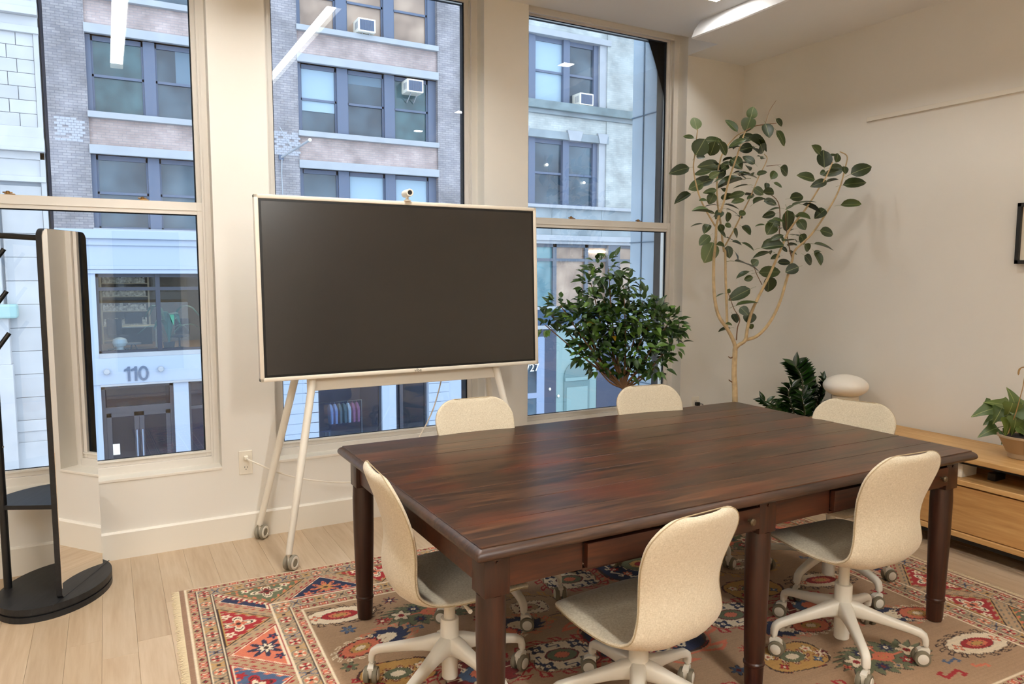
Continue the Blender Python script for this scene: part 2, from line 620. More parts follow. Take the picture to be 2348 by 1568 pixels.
linear_light(1.35, -2.8, -0.1, 'added linear fill light behind the camera, in line with the middle window', M_FILL)  # this and the next are unseen fill, added to light the room evenly
linear_light(-2.3, -2.4, 0.6, 'added linear fill light near the left wall, behind the camera', M_FILL)
def downlight(x, y, label):
    t = thing('downlight', label, 'light', (x, y, ZC), 0, 'square downlights beside the soffit')
    q = MB()
    for sx, sy in ((1, 0), (-1, 0), (0, 1), (0, -1)):
        cx, cy = sx * .058, sy * .058
        hx, hy = (.008, .066) if sx else (.05, .008)
        q.box((cx - hx, cy - hy, -.006), (cx + hx, cy + hy, 0))
    q.build('trim_ring', M_WHITE_METAL, t)
    MB().box((-.05, -.05, -.004), (.05, .05, -.001)).build('lens', M_DOWN, t)
for yy, lab in ((3.60, 'square ceiling downlight in front of the right window, beside the soffit'), (2.50, 'square ceiling downlight beside the soffit, second from the windows'),
                (1.50, 'square ceiling downlight beside the soffit, third from the windows'), (0.27, 'square ceiling downlight beside the soffit, farthest from the windows')):
    downlight(3.44, yy, lab)

# ------------------------------------------------------------------ wall outlets
def outlet(x, z, label):
    t = thing('wall_outlet', label, 'outlet', (x, WY, z))
    q = MB(); q.box((-.037, -.006, -.068), (.037, 0, .068), .003); q.build('cover_plate', M_PLATE, t)
    for zz in (.03, -.03):
        r = MB().lathe([(.017, 0), (.017, .002)], (0, -.0075, zz), 20, 'Y').build('receptacle', M_PLATE, t, True)
        MB().box((-.008, -.0082, zz), (-.0055, -.0074, zz + .009)).build('slot', M_DARK, r)
        MB().box((.0055, -.0082, zz), (.008, -.0074, zz + .008)).build('slot', M_DARK, r)
        MB().lathe([(.0025, 0), (.0025, .001)], (0, -.0082, zz - .008), 10, 'Y').build('slot', M_DARK, r)
    return t
outlet(0.645, .437, 'white wall outlet below the windows with a white plug in it')
outlet(3.995, .475, 'white wall outlet in the corner behind the tall tree, with a black adapter')
q = MB(); q.box((-.016, -.03, -.012), (.016, 0, .016), .004); q.tube([(.012, -.02, 0), (.03, -.02, 0), (.05, -.02, -.004), (.06, -.015, -.03)], .0035, 6)
t = q.build('adapter', M_BLACK, None, True, (4.0, WY - .0085, .487)); tag(t, 'small black plug adapter in the corner outlet behind the dining table', 'adapter')
# white cord from outlet to the display
pl = thing('extension_lead', 'white power lead hanging from the wall outlet to the display stand', 'cable', (0.645, WY - .008, .467))
q = MB(); q.box((-.011, -.028, -.011), (.011, 0, .011), .004); q.build('plug', M_PLATE, pl, True)
pts = catmull([(0, -.026, 0), (.02, -.045, -.012), (.08, -.06, -.045), (.16, -.07, -.09), (.27, -.08, -.135), (.38, -.10, -.162), (.50, -.12, -.182), (.62, -.14, -.185), (.76, -.16, -.15), (.92, -.18, -.02), (1.05, -.2, .2), (1.12, -.22, .45)], 50)
MB().tube(pts, .0042, 8).build('cable', M_PLATE, pl, True)

# ------------------------------------------------------------------ rug: woven pattern worked out knot by knot on a fine grid
RU, RV, RES = 3.50, 2.68, 0.005
def rug():
    C = {k: np.array(srgb(*v)[:3]) for k, v in dict(field=(166, 134, 103), tan=(176, 146, 112), red=(158, 28, 34), dred=(120, 28, 26), navy=(28, 38, 70), cream=(226, 208, 178),
         green=(100, 104, 76), salmon=(206, 112, 82), gold=(186, 142, 76), blue=(72, 92, 120), line=(58, 36, 30), orange=(198, 92, 42), selv=(150, 116, 92), grey=(120, 112, 98)).items()}
    nu, nv = int(RU / RES) + 1, int(RV / RES) + 1
    U, V = np.meshgrid(np.linspace(0, RU, nu), np.linspace(0, RV, nv))
    img = np.empty((nv, nu, 3)); img[:] = C['field']
    rs = np.random.RandomState(3)
    # band coordinate measured in from the first stripe, and position along the side
    du = np.minimum(U - .028, RU - .028 - U); dv = np.minimum(V - .012, RV - .012 - V)
    side = du < dv
    d = np.where(side, du, dv)
    wl = np.where(side, V, U)
    base = np.where(side, RV, RU)
    wc = wl - base / 2
    def put(mask, c): img[mask] = C[c]
    def stripe(d0, hw=.006):
        put(np.abs(d - d0) < hw, 'line'); put(np.abs(d - d0) < hw * .5, 'cream')
    put(d < 0, 'selv')
    # guard band a: red boxes and diamonds
    def band_a(lo, hi):
        c = (lo + hi) / 2; h = (hi - lo) / 2
        mk = (d > lo) & (d < hi)
        put(mk, 'tan')
        p = (wc + 50) % .085 - .0425
        e = d - c
        put(mk & (np.abs(p) < .021) & (np.abs(e) < h * .72) & ~((np.abs(p) < .006) & (np.abs(e) > h * .3)), 'red')
        put(mk & (np.abs(p) < .014) & (np.abs(e) < h * .28), 'salmon')
        put(mk & (np.abs(np.abs(p) - .012) < .003) & (np.abs(e) < h * .5), 'cream')
        p2 = (wc + 50 + .0425) % .085 - .0425
        put(mk & (np.abs(p2) + np.abs(e) < .012), 'line'); put(mk & (np.abs(p2) + np.abs(e) < .006), 'red')
    # guard band b: flower rounds with hooked crosses between
    def band_b(lo, hi):
        c = (lo + hi) / 2; h = (hi - lo) / 2
        mk = (d > lo) & (d < hi)
        put(mk, 'tan')
        P = .105
        q = np.floor((wc + 50) / P).astype(int)
        p = (wc + 50) % P - P / 2
        e = d - c
        r = np.hypot(p * .95, e * 1.05); a = np.arctan2(e, p)
        ring = mk & (r < h * .98) & (r > h * .86)
        put(mk & (r < h * .9), 'tan'); put(ring, 'grey')
        pet = mk & (r < h * .72) & (np.cos(a * 4 + np.where(q % 2 == 0, 0, .8)) > -.05) & (r > h * .18)
        put(pet & (q % 2 == 0), 'red'); put(pet & (q % 2 == 1), 'salmon')
        put(mk & (r < h * .74) & (np.cos(a * 4 + np.where(q % 2 == 0, 0, .8)) < -.75) & (r > h * .25), 'cream')
        put(mk & (r < h * .2), 'cream'); put(mk & (np.abs(p) < .004) & (np.abs(e) < h * .25), 'line')
        p2 = (wc + 50 + P / 2) % P - P / 2
        q2 = np.floor((wc + 50 + P / 2) / P).astype(int)
        x_ = mk & (np.abs(np.abs(p2) - (.006 + (e / h) ** 2 * .016)) < .0036)
        put(x_ & (q2 % 3 == 0), 'gold'); put(x_ & (q2 % 3 == 1), 'grey'); put(x_ & (q2 % 3 == 2), 'blue'); put(mk & (np.abs(p2) < .006) & (np.abs(e) < .006), 'line')
    band_a(.003, .043); band_b(.047, .107)
    band_b(.337, .408); band_a(.412, .453)
    # main border: large triangles pointing in and out
    lo, hi = .110, .333
    mk = (d > lo) & (d < hi)
    put(mk, 'tan')
    P = .52
    e = d - lo; W_ = hi - lo
    for kind in (0, 1):
        s = wc + 50 + (0 if kind == 0 else P / 2)
        q = np.floor(s / P).astype(int); p = s % P - P / 2
        h = e if kind == 0 else W_ - e
        f = np.minimum((1 - h / (W_ * .92)) * .185 - np.abs(p), (h - .012) * 1.1)   # inside distance of the triangle
        base_col = [['red', 'green', 'red', 'blue'], ['navy', 'red', 'navy', 'salmon']][kind]
        for i, bc in enumerate(base_col):
            sel = mk & (q % 4 == i)
            rim = 'red' if bc in ('navy', 'blue', 'salmon') else 'line'
            put(sel & (f > -.034) & (f < -.022) & (np.sin(p * 2 * PI / .028) > 0), rim if rim == 'red' else 'grey')
            put(sel & (f > -.010), rim); put(sel & (f > -.002), 'gold' if bc in ('red', 'green') else 'cream')
            put(sel & (f > .005), bc)
            put(sel & (f > .005) & (f < .022) & (np.sin(p * 2 * PI / .034) > .2), 'salmon' if bc in ('green', 'blue') else ('tan' if bc == 'red' else bc))
            # star flower in the middle
            hc = h - W_ * .33
            r = np.hypot(p, hc); a = np.arctan2(hc, p)
            R = .052 * (1 + .42 * np.cos(a * (8 if bc in ('navy', 'salmon') else 4)))
            oc = {'red': 'cream', 'green': 'cream', 'navy': 'salmon', 'blue': 'red', 'salmon': 'navy'}[bc]
            ic = {'red': 'salmon', 'green': 'dred', 'navy': 'gold', 'blue': 'cream', 'salmon': 'cream'}[bc]
            put(sel & (f > .006) & (r < R), oc); put(sel & (f > .006) & (r < R * .82) & (r > R * .7), 'line'); put(sel & (f > .006) & (r < R * .5), ic); put(sel & (r < .011), 'line')
            for sx in (-.088, .088):
                r2 = np.hypot(p - sx, h - W_ * .15); a2 = np.arctan2(h - W_ * .15, p - sx)
                put(sel & (f > .004) & (r2 < .019 * (1 + .35 * np.cos(5 * a2))), oc); put(sel & (f > .004) & (r2 < .007), 'red')
    # corner blocks: mitre line
    cu = np.minimum(U - .028, RU - .028 - U); cv = np.minimum(V - .012, RV - .012 - V)
    mit = (np.abs(cu - cv) < .012) & (d > lo) & (d < hi)
    put(mit, 'cream'); put(mit & (np.sin(d * 2 * PI / .02) > 0), 'red')
    for s, hw in ((0, .0065), (.045, .005), (.1085, .0065), (.335, .0065), (.410, .005), (.455, .0065)):
        stripe(s, hw)
    infield = d > .463
    # ------ field motifs
    def loc(cu, cv, rr, rot=0.0):
        i0, i1 = max(0, int((cv - rr) / RES)), min(nv, int((cv + rr) / RES) + 1)
        j0, j1 = max(0, int((cu - rr) / RES)), min(nu, int((cu + rr) / RES) + 1)
        a = U[i0:i1, j0:j1] - cu; b = V[i0:i1, j0:j1] - cv
        c, s = math.cos(rot), math.sin(rot)
        return (slice(i0, i1), slice(j0, j1)), a * c + b * s, -a * s + b * c
    def P2(sl, mask, c):
        sub = img[sl]; sub[mask & infield[sl]] = C[c]
    def flower(cu, cv, r, oc, ic, n=8, rot=0.0):
        sl, x, y = loc(cu, cv, r * 1.6, rot)
        R = np.hypot(x, y); a = np.arctan2(y, x)
        P2(sl, R < r * (1 + .32 * np.cos(n * a)) * 1.12, 'line' if oc != 'line' else 'tan'); P2(sl, R < r * (1 + .32 * np.cos(n * a)), oc); P2(sl, R < r * .42, ic); P2(sl, R < r * .16, 'line')
    def star(cu, cv, r, c1, c2, n=8, rot=.2):
        sl, x, y = loc(cu, cv, r * 1.7, rot)
        R = np.hypot(x, y); a = np.arctan2(y, x)
        t = np.abs(((a / (2 * PI) * n) % 1) - .5) * 2
        k = (np.floor(a / (2 * PI) * n).astype(int) % 2) == 0
        P2(sl, (R < r * (.35 + .9 * t ** 1.5)) & k, c1); P2(sl, (R < r * (.35 + .9 * t ** 1.5)) & ~k, c2); P2(sl, R < r * .2, 'cream')
    def hooks(cu, cv, r, c, rot=0.0):
        sl, x, y = loc(cu, cv, r * 1.4, rot)
        t = .16 * r
        P2(sl, (np.abs(y) < t) & (np.abs(x) < r), c)
        P2(sl, (np.abs(x - r * .85) < t) & (y > 0) & (y < r * .7), c); P2(sl, (np.abs(x + r * .85) < t) & (y < 0) & (y > -r * .7), c)
        P2(sl, (np.abs(y - r * .6) < t) & (x > r * .35) & (x < r), c); P2(sl, (np.abs(y + r * .6) < t) & (x < -r * .35) & (x > -r), c)
    def serrated(cu, cv, rx, ry, cols, rot=0.0, n=14, depth=.22, hooked=None, power=1.0):
        """Medallion: nested serrated ovals, hooks round the rim, star at the heart."""
        rr = max(rx, ry) * 1.55
        sl, x, y = loc(cu, cv, rr, rot)
        X, Y = x / rx, y / ry
        R = (np.abs(X) ** (2 * power) + np.abs(Y) ** (2 * power)) ** (1 / (2 * power)); a = np.arctan2(Y, X)
        tooth = ((a / (2 * PI) * n) % 1)
        if hooked:
            ringm = (R > 1.02) & (R < 1.30) & (np.abs(((tooth + (R - 1) * 1.2) % 1) - .5) < .24)
            P2(sl, ringm, hooked)
            P2(sl, (R > 1.06) & (R < 1.24) & (np.abs(((tooth + (R - 1) * 1.2) % 1) - .5) < .10), 'tan')
            P2(sl, (R > 1.02) & (R < 1.06), hooked)
        for i, (sc, c) in enumerate(cols):
            dep = depth if i % 2 == 0 else depth * .4
            edge = sc * (1 - dep * tooth)
            P2(sl, R < edge * 1.035, 'line' if c != 'line' else 'cream')
            P2(sl, R < edge, c)
        return sl, x, y, R, a
    def ornaments(cu, cv, rx, ry, items, rot=0.0):
        c, s = math.cos(rot), math.sin(rot)
        for (fx, fy, r, oc, ic, n) in items:
            px, py = fx * rx, fy * ry
            flower(cu + px * c - py * s, cv + px * s + py * c, r, oc, ic, n)
    # all places in metres from the back left corner, u along the back edge, v towards the camera
    def med_cream(cu, cv, rot=0.0):
        serrated(cu, cv, .155, .075, [(1.0, 'cream'), (.52, 'red'), (.34, 'salmon'), (.2, 'gold')], rot, 16, .10, 'line')
        ornaments(cu, cv, .155, .075, [(-.68, 0, .018, 'salmon', 'cream', 4), (.68, 0, .018, 'salmon', 'cream', 4)], rot)
    def med_orange(cu, cv, rot=-.35, flip=1):
        serrated(cu + .06 * flip, cv - .015, .12, .075, [(1.0, 'navy'), (.45, 'cream')], rot, 12, .25, 'salmon')
        serrated(cu - .055 * flip, cv + .02, .10, .062, [(1.0, 'red'), (.86, 'salmon'), (.5, 'gold'), (.25, 'cream')], rot, 14, .18, 'cream')
    def med_green(cu, cv, rot=.1):
        serrated(cu, cv, .24, .115, [(1.0, 'green')], rot, 22, .28, None)
        sl, x, y, R, a = serrated(cu, cv, .05, .035, [(1.0, 'salmon'), (.4, 'gold')], rot, 8, .1)
        sl, x, y = loc(cu, cv, .3, rot)
        P2(sl, (np.abs(y) < .005) & (np.abs(x) < .16), 'salmon'); P2(sl, (np.abs(x) < .005) & (np.abs(y) < .08), 'salmon')
        ornaments(cu, cv, .24, .115, [(-.55, -.05, .034, 'cream', 'red', 5), (.55, -.05, .034, 'cream', 'red', 5), (-.28, -.42, .024, 'navy', 'cream', 8), (.28, -.42, .024, 'navy', 'cream', 8),
                  (-.25, .48, .022, 'navy', 'dred', 8), (.3, .45, .022, 'red', 'cream', 6), (0, -.62, .018, 'salmon', 'cream', 4), (0, .62, .018, 'tan', 'blue', 4), (-.8, .1, .014, 'salmon', 'red', 4), (.8, .1, .014, 'salmon', 'red', 4)], rot)
    def med_cross(cu, cv, rot=.12):
        serrated(cu, cv, .135, .105, [(1.0, 'cream')], rot, 12, .14, 'red', 2.2)
        serrated(cu, cv, .070, .048, [(1.0, 'dred'), (.88, 'green'), (.45, 'salmon')], rot, 8, .03)
        c, s = math.cos(rot), math.sin(rot)
        for fx, fy in ((-.62, -.6), (.62, -.6), (-.62, .6), (.62, .6)):
            flower(cu + (fx * .135) * c - fy * .105 * s, cv + fx * .135 * s + fy * .105 * c, .024, 'navy', 'cream', 4, rot + PI / 4)
        for fx, fy, r_ in ((0, -.72, 0), (0, .72, 0), (-.78, 0, PI / 2), (.78, 0, PI / 2)):
            hooks(cu + fx * .135, cv + fy * .105, .026, 'navy', r_)
    def med_navy(cu, cv, rot=.1):
        serrated(cu, cv, .25, .19, [(1.0, 'red'), (.95, 'navy')], rot, 10, .05, 'salmon', 1.6)
        serrated(cu, cv, .12, .085, [(1.0, 'line'), (.92, 'green'), (.55, 'gold'), (.3, 'red')], rot, 12, .14)
        for k in range(10):
            a = 2 * PI * k / 10 + .3
            hooks(cu + .19 * math.cos(a), cv + .145 * math.sin(a), .036, 'cream', a + 1.2)
        for k in range(10):
            a = 2 * PI * k / 10
            flower(cu + .165 * math.cos(a), cv + .12 * math.sin(a), .02, 'red' if k % 2 else 'salmon', 'cream', 6)
    def med_gold(cu, cv, rot=.1):
        serrated(cu, cv, .15, .10, [(1.0, 'dred'), (.94, 'gold')], rot, 6, .10, None, 1.5)
        serrated(cu, cv, .06, .042, [(1.0, 'line'), (.9, 'green'), (.5, 'cream')], rot, 8, .12, 'dred')
        ornaments(cu, cv, .15, .1, [(-.62, -.3, .018, 'cream', 'salmon', 5), (.62, -.3, .018, 'cream', 'salmon', 5), (-.55, .5, .016, 'red', 'cream', 4), (.55, .5, .016, 'blue', 'cream', 4)], rot)
    def med_white(cu, cv, rot=.2):
        serrated(cu, cv, .17, .12, [(1.0, 'tan')], rot, 16, .12, 'gold')
        serrated(cu, cv, .085, .06, [(1.0, 'line'), (.94, 'cream')], rot, 8, .06, None, 2.0)
        serrated(cu, cv, .05, .035, [(1.0, 'line'), (.85, 'tan'), (.3, 'red')], rot, 4, .2)
        ornaments(cu, cv, .085, .06, [(-.6, -.5, .008, 'dred', 'dred', 4), (.6, -.5, .008, 'dred', 'dred', 4), (-.6, .5, .008, 'dred', 'dred', 4), (.6, .5, .008, 'dred', 'dred', 4)], rot)
    def med_dred(cu, cv, rot=.15):
        serrated(cu, cv, .16, .11, [(1.0, 'dred'), (.55, 'blue'), (.3, 'salmon')], rot, 12, .2, 'red')
        for k in range(6):
            a = 2 * PI * k / 6
            hooks(cu + .11 * math.cos(a), cv + .075 * math.sin(a), .026, 'cream', a)
    med_cream(.62, .59, .1); med_orange(.68, .89); med_green(.99, .735); med_gold(.70, 1.16)
    med_white(1.40, .90); med_navy(1.70, 1.34); med_cross(1.32, 1.32); med_dred(.98, 1.30)
    med_green(2.44, 1.90, .1); med_cream(2.88, 2.0, .1); med_orange(2.86, 1.70, .3, -1); med_cream(2.82, 1.28, .2); med_cross(2.16, 1.36); med_gold(2.12, 1.74)
    med_orange(2.34, 1.57, .2, -1); med_white(2.6, .95); med_navy(2.15, .72); med_green(2.75, .70); med_gold(2.45, 1.2); med_dred(2.55, 1.45); med_orange(1.22, 1.04, .2); med_cross(1.72, .72)
    med_green(1.0, 1.72); med_cream(.66, 1.6); med_white(1.35, 1.75); med_dred(1.72, 1.9); med_orange(.66, 2.0); med_gold(1.2, 2.05); med_cross(2.0, 2.05); med_white(1.62, 2.12)
    small = [(.86, .55, 'dred', 'navy'), (.62, .74, 'blue', 'grey'), (.88, .84, 'blue', 'navy'), (.77, .73, 'red', 'dred'), (.55, 1.03, 'green', 'dred'), (.56, 1.15, 'red', 'cream'), (1.52, 1.0, 'tan', 'dred'), (1.16, .9, 'red', 'salmon'),
             (2.65, 2.04, 'blue', 'dred'), (2.24, 1.77, 'cream', 'dred'), (1.86, 1.72, 'blue', 'dred'), (2.72, 2.11, 'salmon', 'cream'), (2.0, 1.62, 'salmon', 'red'), (1.5, 1.55, 'orange', 'dred'), (1.1, 1.52, 'orange', 'red'), (.84, 1.45, 'salmon', 'dred'),
             (2.30, 1.08, 'cream', 'red'), (2.98, 1.05, 'blue', 'navy'), (2.95, .85, 'red', 'salmon'), (2.95, 1.5, 'red', 'dred'), (2.62, 1.68, 'salmon', 'cream'), (1.95, .98, 'red', 'blue'), (1.15, .58, 'salmon', 'red'), (1.35, .58, 'red', 'navy')]
    for i, (a, b, c1, c2) in enumerate(small):
        if i % 3 == 0: star(a, b, .036, c1, c2)
        elif i % 3 == 1: flower(a, b, .026, c1, c2, 6)
        else: hooks(a, b, .032, c1, rs.uniform(-.5, .5))
    for k in range(150):
        a, b = rs.uniform(.5, 3.0), rs.uniform(.5, 2.2)
        i, j = int(b / RES), int(a / RES)
        if np.abs(img[i - 7:i + 8, j - 7:j + 8] - C['field']).max() > .01: continue
        c = rs.choice(['red', 'blue', 'salmon', 'green', 'dred', 'navy'])
        if k % 2: hooks(a, b, rs.uniform(.014, .024), c, rs.uniform(-1, 1))
        else: star(a, b, rs.uniform(.014, .022), c, rs.choice(['red', 'navy', 'salmon']), 8)
    hooks(.94, .48, .045, 'red', .3); hooks(2.56, 2.10, .05, 'red', -.2)
    # wool: slight streaks row by row
    img *= (1 + .10 * (rs.rand(nv, 1, 1) - .5)) * (1 + .14 * (rs.rand(nv, nu, 1) - .5))
    img = np.clip(img, 0, 1)
    # mesh: u right, v down from the back left corner
    co = np.zeros((nv * nu, 3)); co[:, 0] = U.ravel(); co[:, 1] = -V.ravel()
    wav = .0012 * np.sin(U * 3.1 + 1) * np.sin(V * 4.3)
    edge = np.minimum(np.minimum(U, RU - U), np.minimum(V, RV - V))
    co[:, 2] = (.0085 + wav - .004 * np.clip(1 - edge / .012, 0, 1)).ravel()
    idx = np.arange(nv * nu).reshape(nv, nu)
    quads = np.stack([idx[1:, :-1], idx[1:, 1:], idx[:-1, 1:], idx[:-1, :-1]], -1).reshape(-1, 4)
    me = bpy.data.meshes.new('rug_pile')
    me.vertices.add(nv * nu); me.vertices.foreach_set('co', co.ravel())
    me.loops.add(len(quads) * 4); me.loops.foreach_set('vertex_index', quads.ravel())
    me.polygons.add(len(quads)); me.polygons.foreach_set('loop_start', np.arange(len(quads)) * 4)
    try: me.polygons.foreach_set('loop_total', np.full(len(quads), 4))
    except Exception: pass
    me.update(calc_edges=True); me.validate()
    at = me.color_attributes.new('knots', 'FLOAT_COLOR', 'POINT')
    rgba = np.ones((nv * nu, 4), np.float32); rgba[:, :3] = img.reshape(-1, 3)
    at.data.foreach_set('color', rgba.ravel())
    m = bpy.data.materials.new('rug wool'); m.use_nodes = True
    nt, N, L, P = nodes_of(m)
    ca = N.new('ShaderNodeVertexColor'); ca.layer_name = 'knots'
    L.new(ca.outputs['Color'], P.inputs['Base Color'])
    P.inputs['Roughness'].default_value = .95; P.inputs['Specular IOR Level'].default_value = .15; P.inputs['Sheen Weight'].default_value = .15
    tc = N.new('ShaderNodeTexCoord'); nz = N.new('ShaderNodeTexNoise'); nz.inputs['Scale'].default_value = 260; nz.inputs['Detail'].default_value = 2
    L.new(tc.outputs['Object'], nz.inputs['Vector'])
    bp = N.new('ShaderNodeBump'); bp.inputs['Strength'].default_value = .5; bp.inputs['Distance'].default_value = .003
    L.new(nz.outputs['Fac'], bp.inputs['Height']); L.new(bp.outputs['Normal'], P.inputs['Normal'])
    t = thing('rug', 'large red, navy and taupe patterned wool rug with cream fringe under the dining table', 'rug', (.235, 3.695, 0), -.033)
    link('pile', me, m, t)
    # backing
    MB().box((.002, -RV + .002, .001), (RU - .002, -.002, .004)).build('backing', mat('rug backing', srgb(130, 105, 80), .95), t)
    # fringe at both short ends
    M_FR = mat('fringe cotton', srgb(222, 204, 168), .9)
    q = MB(); rr = random.Random(5)
    for x0, s in ((0.002, -1), (RU - .002, 1)):
        v = .01
        while v < RV - .01:
            ln = rr.uniform(.024, .036)
            q.tube([(x0, -v, .005), (x0 + s * ln * .5, -v + rr.uniform(-.003, .003), .0045), (x0 + s * ln, -v + rr.uniform(-.006, .006), .002)], [.0016, .0015, .0012], 4)
            v += .0052
    f = q.build('fringe', M_FR, t); f['kind'] = 'stuff'
rug()

# ------------------------------------------------------------------ long dark wooden table
M_TOP = wood('worn table boards', [srgb(33, 20, 11), srgb(60, 37, 21), srgb(92, 59, 36)], .30, 'X', 1.0, .28, .15, .6, srgb(96, 44, 20), .4)
M_EDGE = wood('worn table edge', [srgb(36, 23, 16), srgb(58, 39, 28), srgb(84, 60, 44)], .36, 'X', 1.0, .1, .2, .4, srgb(74, 40, 24))
M_TBL = wood('red brown table wood', [srgb(44, 20, 10), srgb(67, 31, 15), srgb(86, 42, 20)], .40, 'X', 1.0, .12, .1, .4, srgb(42, 26, 17))
M_LEG = wood('dark table legs', [srgb(32, 17, 10), srgb(50, 25, 15), srgb(66, 33, 18)], .35, 'Z', 1.0, .15, .08)
TX0, TX1, TY0, TY1, TZ = .845, 3.205, 1.725, 3.110, .760
tbl = thing('dining_table', 'long dark brown wooden table with six turned legs and drawers on the rug', 'table', ((TX0 + TX1) / 2, (TY0 + TY1) / 2, 0))
def TL(x, y, z): return (x - (TX0 + TX1) / 2, y - (TY0 + TY1) / 2, z)
hx, hy = (TX1 - TX0) / 2, (TY1 - TY0) / 2
def rrect(ix, iy, r, n=5):
    out = []
    for cx, cy, a0 in ((ix - r, iy - r, 0), (-ix + r, iy - r, PI / 2), (-ix + r, -iy + r, PI), (ix - r, -iy + r, 1.5 * PI)):
        for k in range(n + 1):
            a = a0 + PI / 2 * k / n
            out.append((cx + r * math.cos(a), cy + r * math.sin(a)))
    return out
q = MB()
prof = [(.012, .722), (.004, .7245), (0, .731), (0, .738), (.003, .746), (.010, .7525), (.018, .7565)]
q.loft([[(x, y, z) for x, y in rrect(hx - i, hy - i, .006)] for i, z in prof])
top = q.build('tabletop', M_EDGE, tbl, True, angle=50)
nb = 8
bw = (2 * hy - .036) / nb
ys = -hy + .018
br_ = random.Random(11)
wd = [bw * f for f in (1.05, .9, 1.12, .95, 1.0, 1.06, .88, 1.04)]
for i in range(nb):
    b = MB().box((-hx + .018, ys + .0007, .752), (hx - .018, ys + wd[i] - .0007, TZ - .0003 * (i % 2)), .0014, 1).build('board', M_TOP, top)
    ys += wd[i]
# legs with square blocks
def leg(x, y, s=.082):
    q = MB()
    h = s / 2
    q.box((-h, -h, .600), (h, h, .7245), .003)
    q.lathe([(.022, .0092), (.030, .0125), (.0325, .03), (.0345, .098), (.0385, .104), (.0385, .110), (.0345, .115), (.036, .13), (.043, .40), (.0445, .55), (.042, .60)], (0, 0, 0), 28)
    q.lathe([(.005, -.0445), (.005, -.04)], (0, 0, .70), 10, 'Y')
    return q.build('leg', M_LEG, tbl, True, TL(x, y, 0), angle=30)
LX = (.925, 1.995, 3.09)
LYF, LYB = 1.805, 3.005
for x in LX:
    for y in (LYF, LYB):
        leg(x, y)
# aprons
q = MB()
yf0, yf1 = LYF - .030, LYF - .006
zA = .618
def ap(x0, x1, y0, y1, z0=zA, z1=.7235): q.box(TL(x0, y0, z0), TL(x1, y1, z1), .0015)
for a, b, dr in ((LX[0] + .041, LX[1] - .041, (1.225, 1.945)), (LX[1] + .041, LX[2] - .041, (2.335, 3.045))):
    ap(a, dr[0] - .005, yf0, yf1)
    if dr[1] + .005 < b: ap(dr[1] + .005, b, yf0, yf1)
    ap(dr[0] - .005, min(dr[1] + .005, b), yf0, yf1, .708, .7235)
    ap(dr[0] - .005, min(dr[1] + .005, b), yf0, yf1, .612, .622)
ap(LX[0] + .041, LX[1] - .041, LYB + .008, LYB + .032); ap(LX[1] + .041, LX[2] - .041, LYB + .008, LYB + .032)
for x in (LX[0] - .026, LX[2] + .004):
    ap(x, x + .022, LYF + .041, LYB - .041)
q.build('apron', M_TBL, tbl)
M_KNOB = mat('dull brass', srgb(96, 80, 58), .5, .5)
# drawers, standing slightly open
for x0, x1 in ((1.225, 1.945), (2.335, 3.045)):
    d = MB()
    yo = yf0 - .020
    d.box(TL(x0, yo, .626), TL(x1, yo + .022, .703), .002)
    for xx in (x0 + .008, x1 - .02):
        d.box(TL(xx, yo + .022, .63), TL(xx + .012, yo + .42, .69))
    d.box(TL(x0 + .02, yo + .022, .632), TL(x1 - .02, yo + .42, .638))
    dr = d.build('drawer', M_TBL, tbl)
    k = MB().lathe([(.0, 0), (.005, 0), (.005, -.012), (.012, -.016), (.013, -.022), (.009, -.027), (0, -.028)], TL(x1 - .055, yo, .665), 16, 'Y').build('knob', M_KNOB, dr, True)
    k['label'] = 'small aged brass knob'

# ------------------------------------------------------------------ swivel chairs
def fabric():
    m = bpy.data.materials.new('oatmeal fabric'); m.use_nodes = True
    nt, N, L, P = nodes_of(m)
    tc = N.new('ShaderNodeTexCoord')
    mixc = None
    nzs = []
    for s in ((900, 120, 120), (120, 120, 900)):
        mp = N.new('ShaderNodeMapping'); mp.inputs['Scale'].default_value = s
        nz = N.new('ShaderNodeTexNoise'); nz.inputs['Scale'].default_value = 1.0; nz.inputs['Detail'].default_value = 3
        L.new(tc.outputs['Object'], mp.inputs['Vector']); L.new(mp.outputs['Vector'], nz.inputs['Vector']); nzs.append(nz)
    md = N.new('ShaderNodeMath'); md.operation = 'ADD'
    L.new(nzs[0].outputs['Fac'], md.inputs[0]); L.new(nzs[1].outputs['Fac'], md.inputs[1])
    rp = N.new('ShaderNodeValToRGB')
    rp.color_ramp.elements[0].position = .36; rp.color_ramp.elements[0].color = srgb(196, 180, 150)
    rp.color_ramp.elements[1].position = .62; rp.color_ramp.elements[1].color = srgb(228, 216, 192)
    dv = N.new('ShaderNodeMath'); dv.operation = 'MULTIPLY'; dv.inputs[1].default_value = .5
    L.new(md.outputs[0], dv.inputs[0]); L.new(dv.outputs[0], rp.inputs['Fac'])
    L.new(rp.outputs['Color'], P.inputs['Base Color'])
    bp = N.new('ShaderNodeBump'); bp.inputs['Strength'].default_value = .25; bp.inputs['Distance'].default_value = .001
    L.new(dv.outputs[0], bp.inputs['Height']); L.new(bp.outputs['Normal'], P.inputs['Normal'])
    P.inputs['Roughness'].default_value = .92; P.inputs['Sheen Weight'].default_value = .2; P.inputs['Specular IOR Level'].default_value = .2
    return m
M_FAB = fabric()
M_SEAM = mat('seam thread', srgb(178, 158, 124), .9)
M_CHW = mat('chair white enamel', srgb(226, 219, 203), .38)
M_RIM = mat('castor tread', srgb(120, 112, 92), .6)

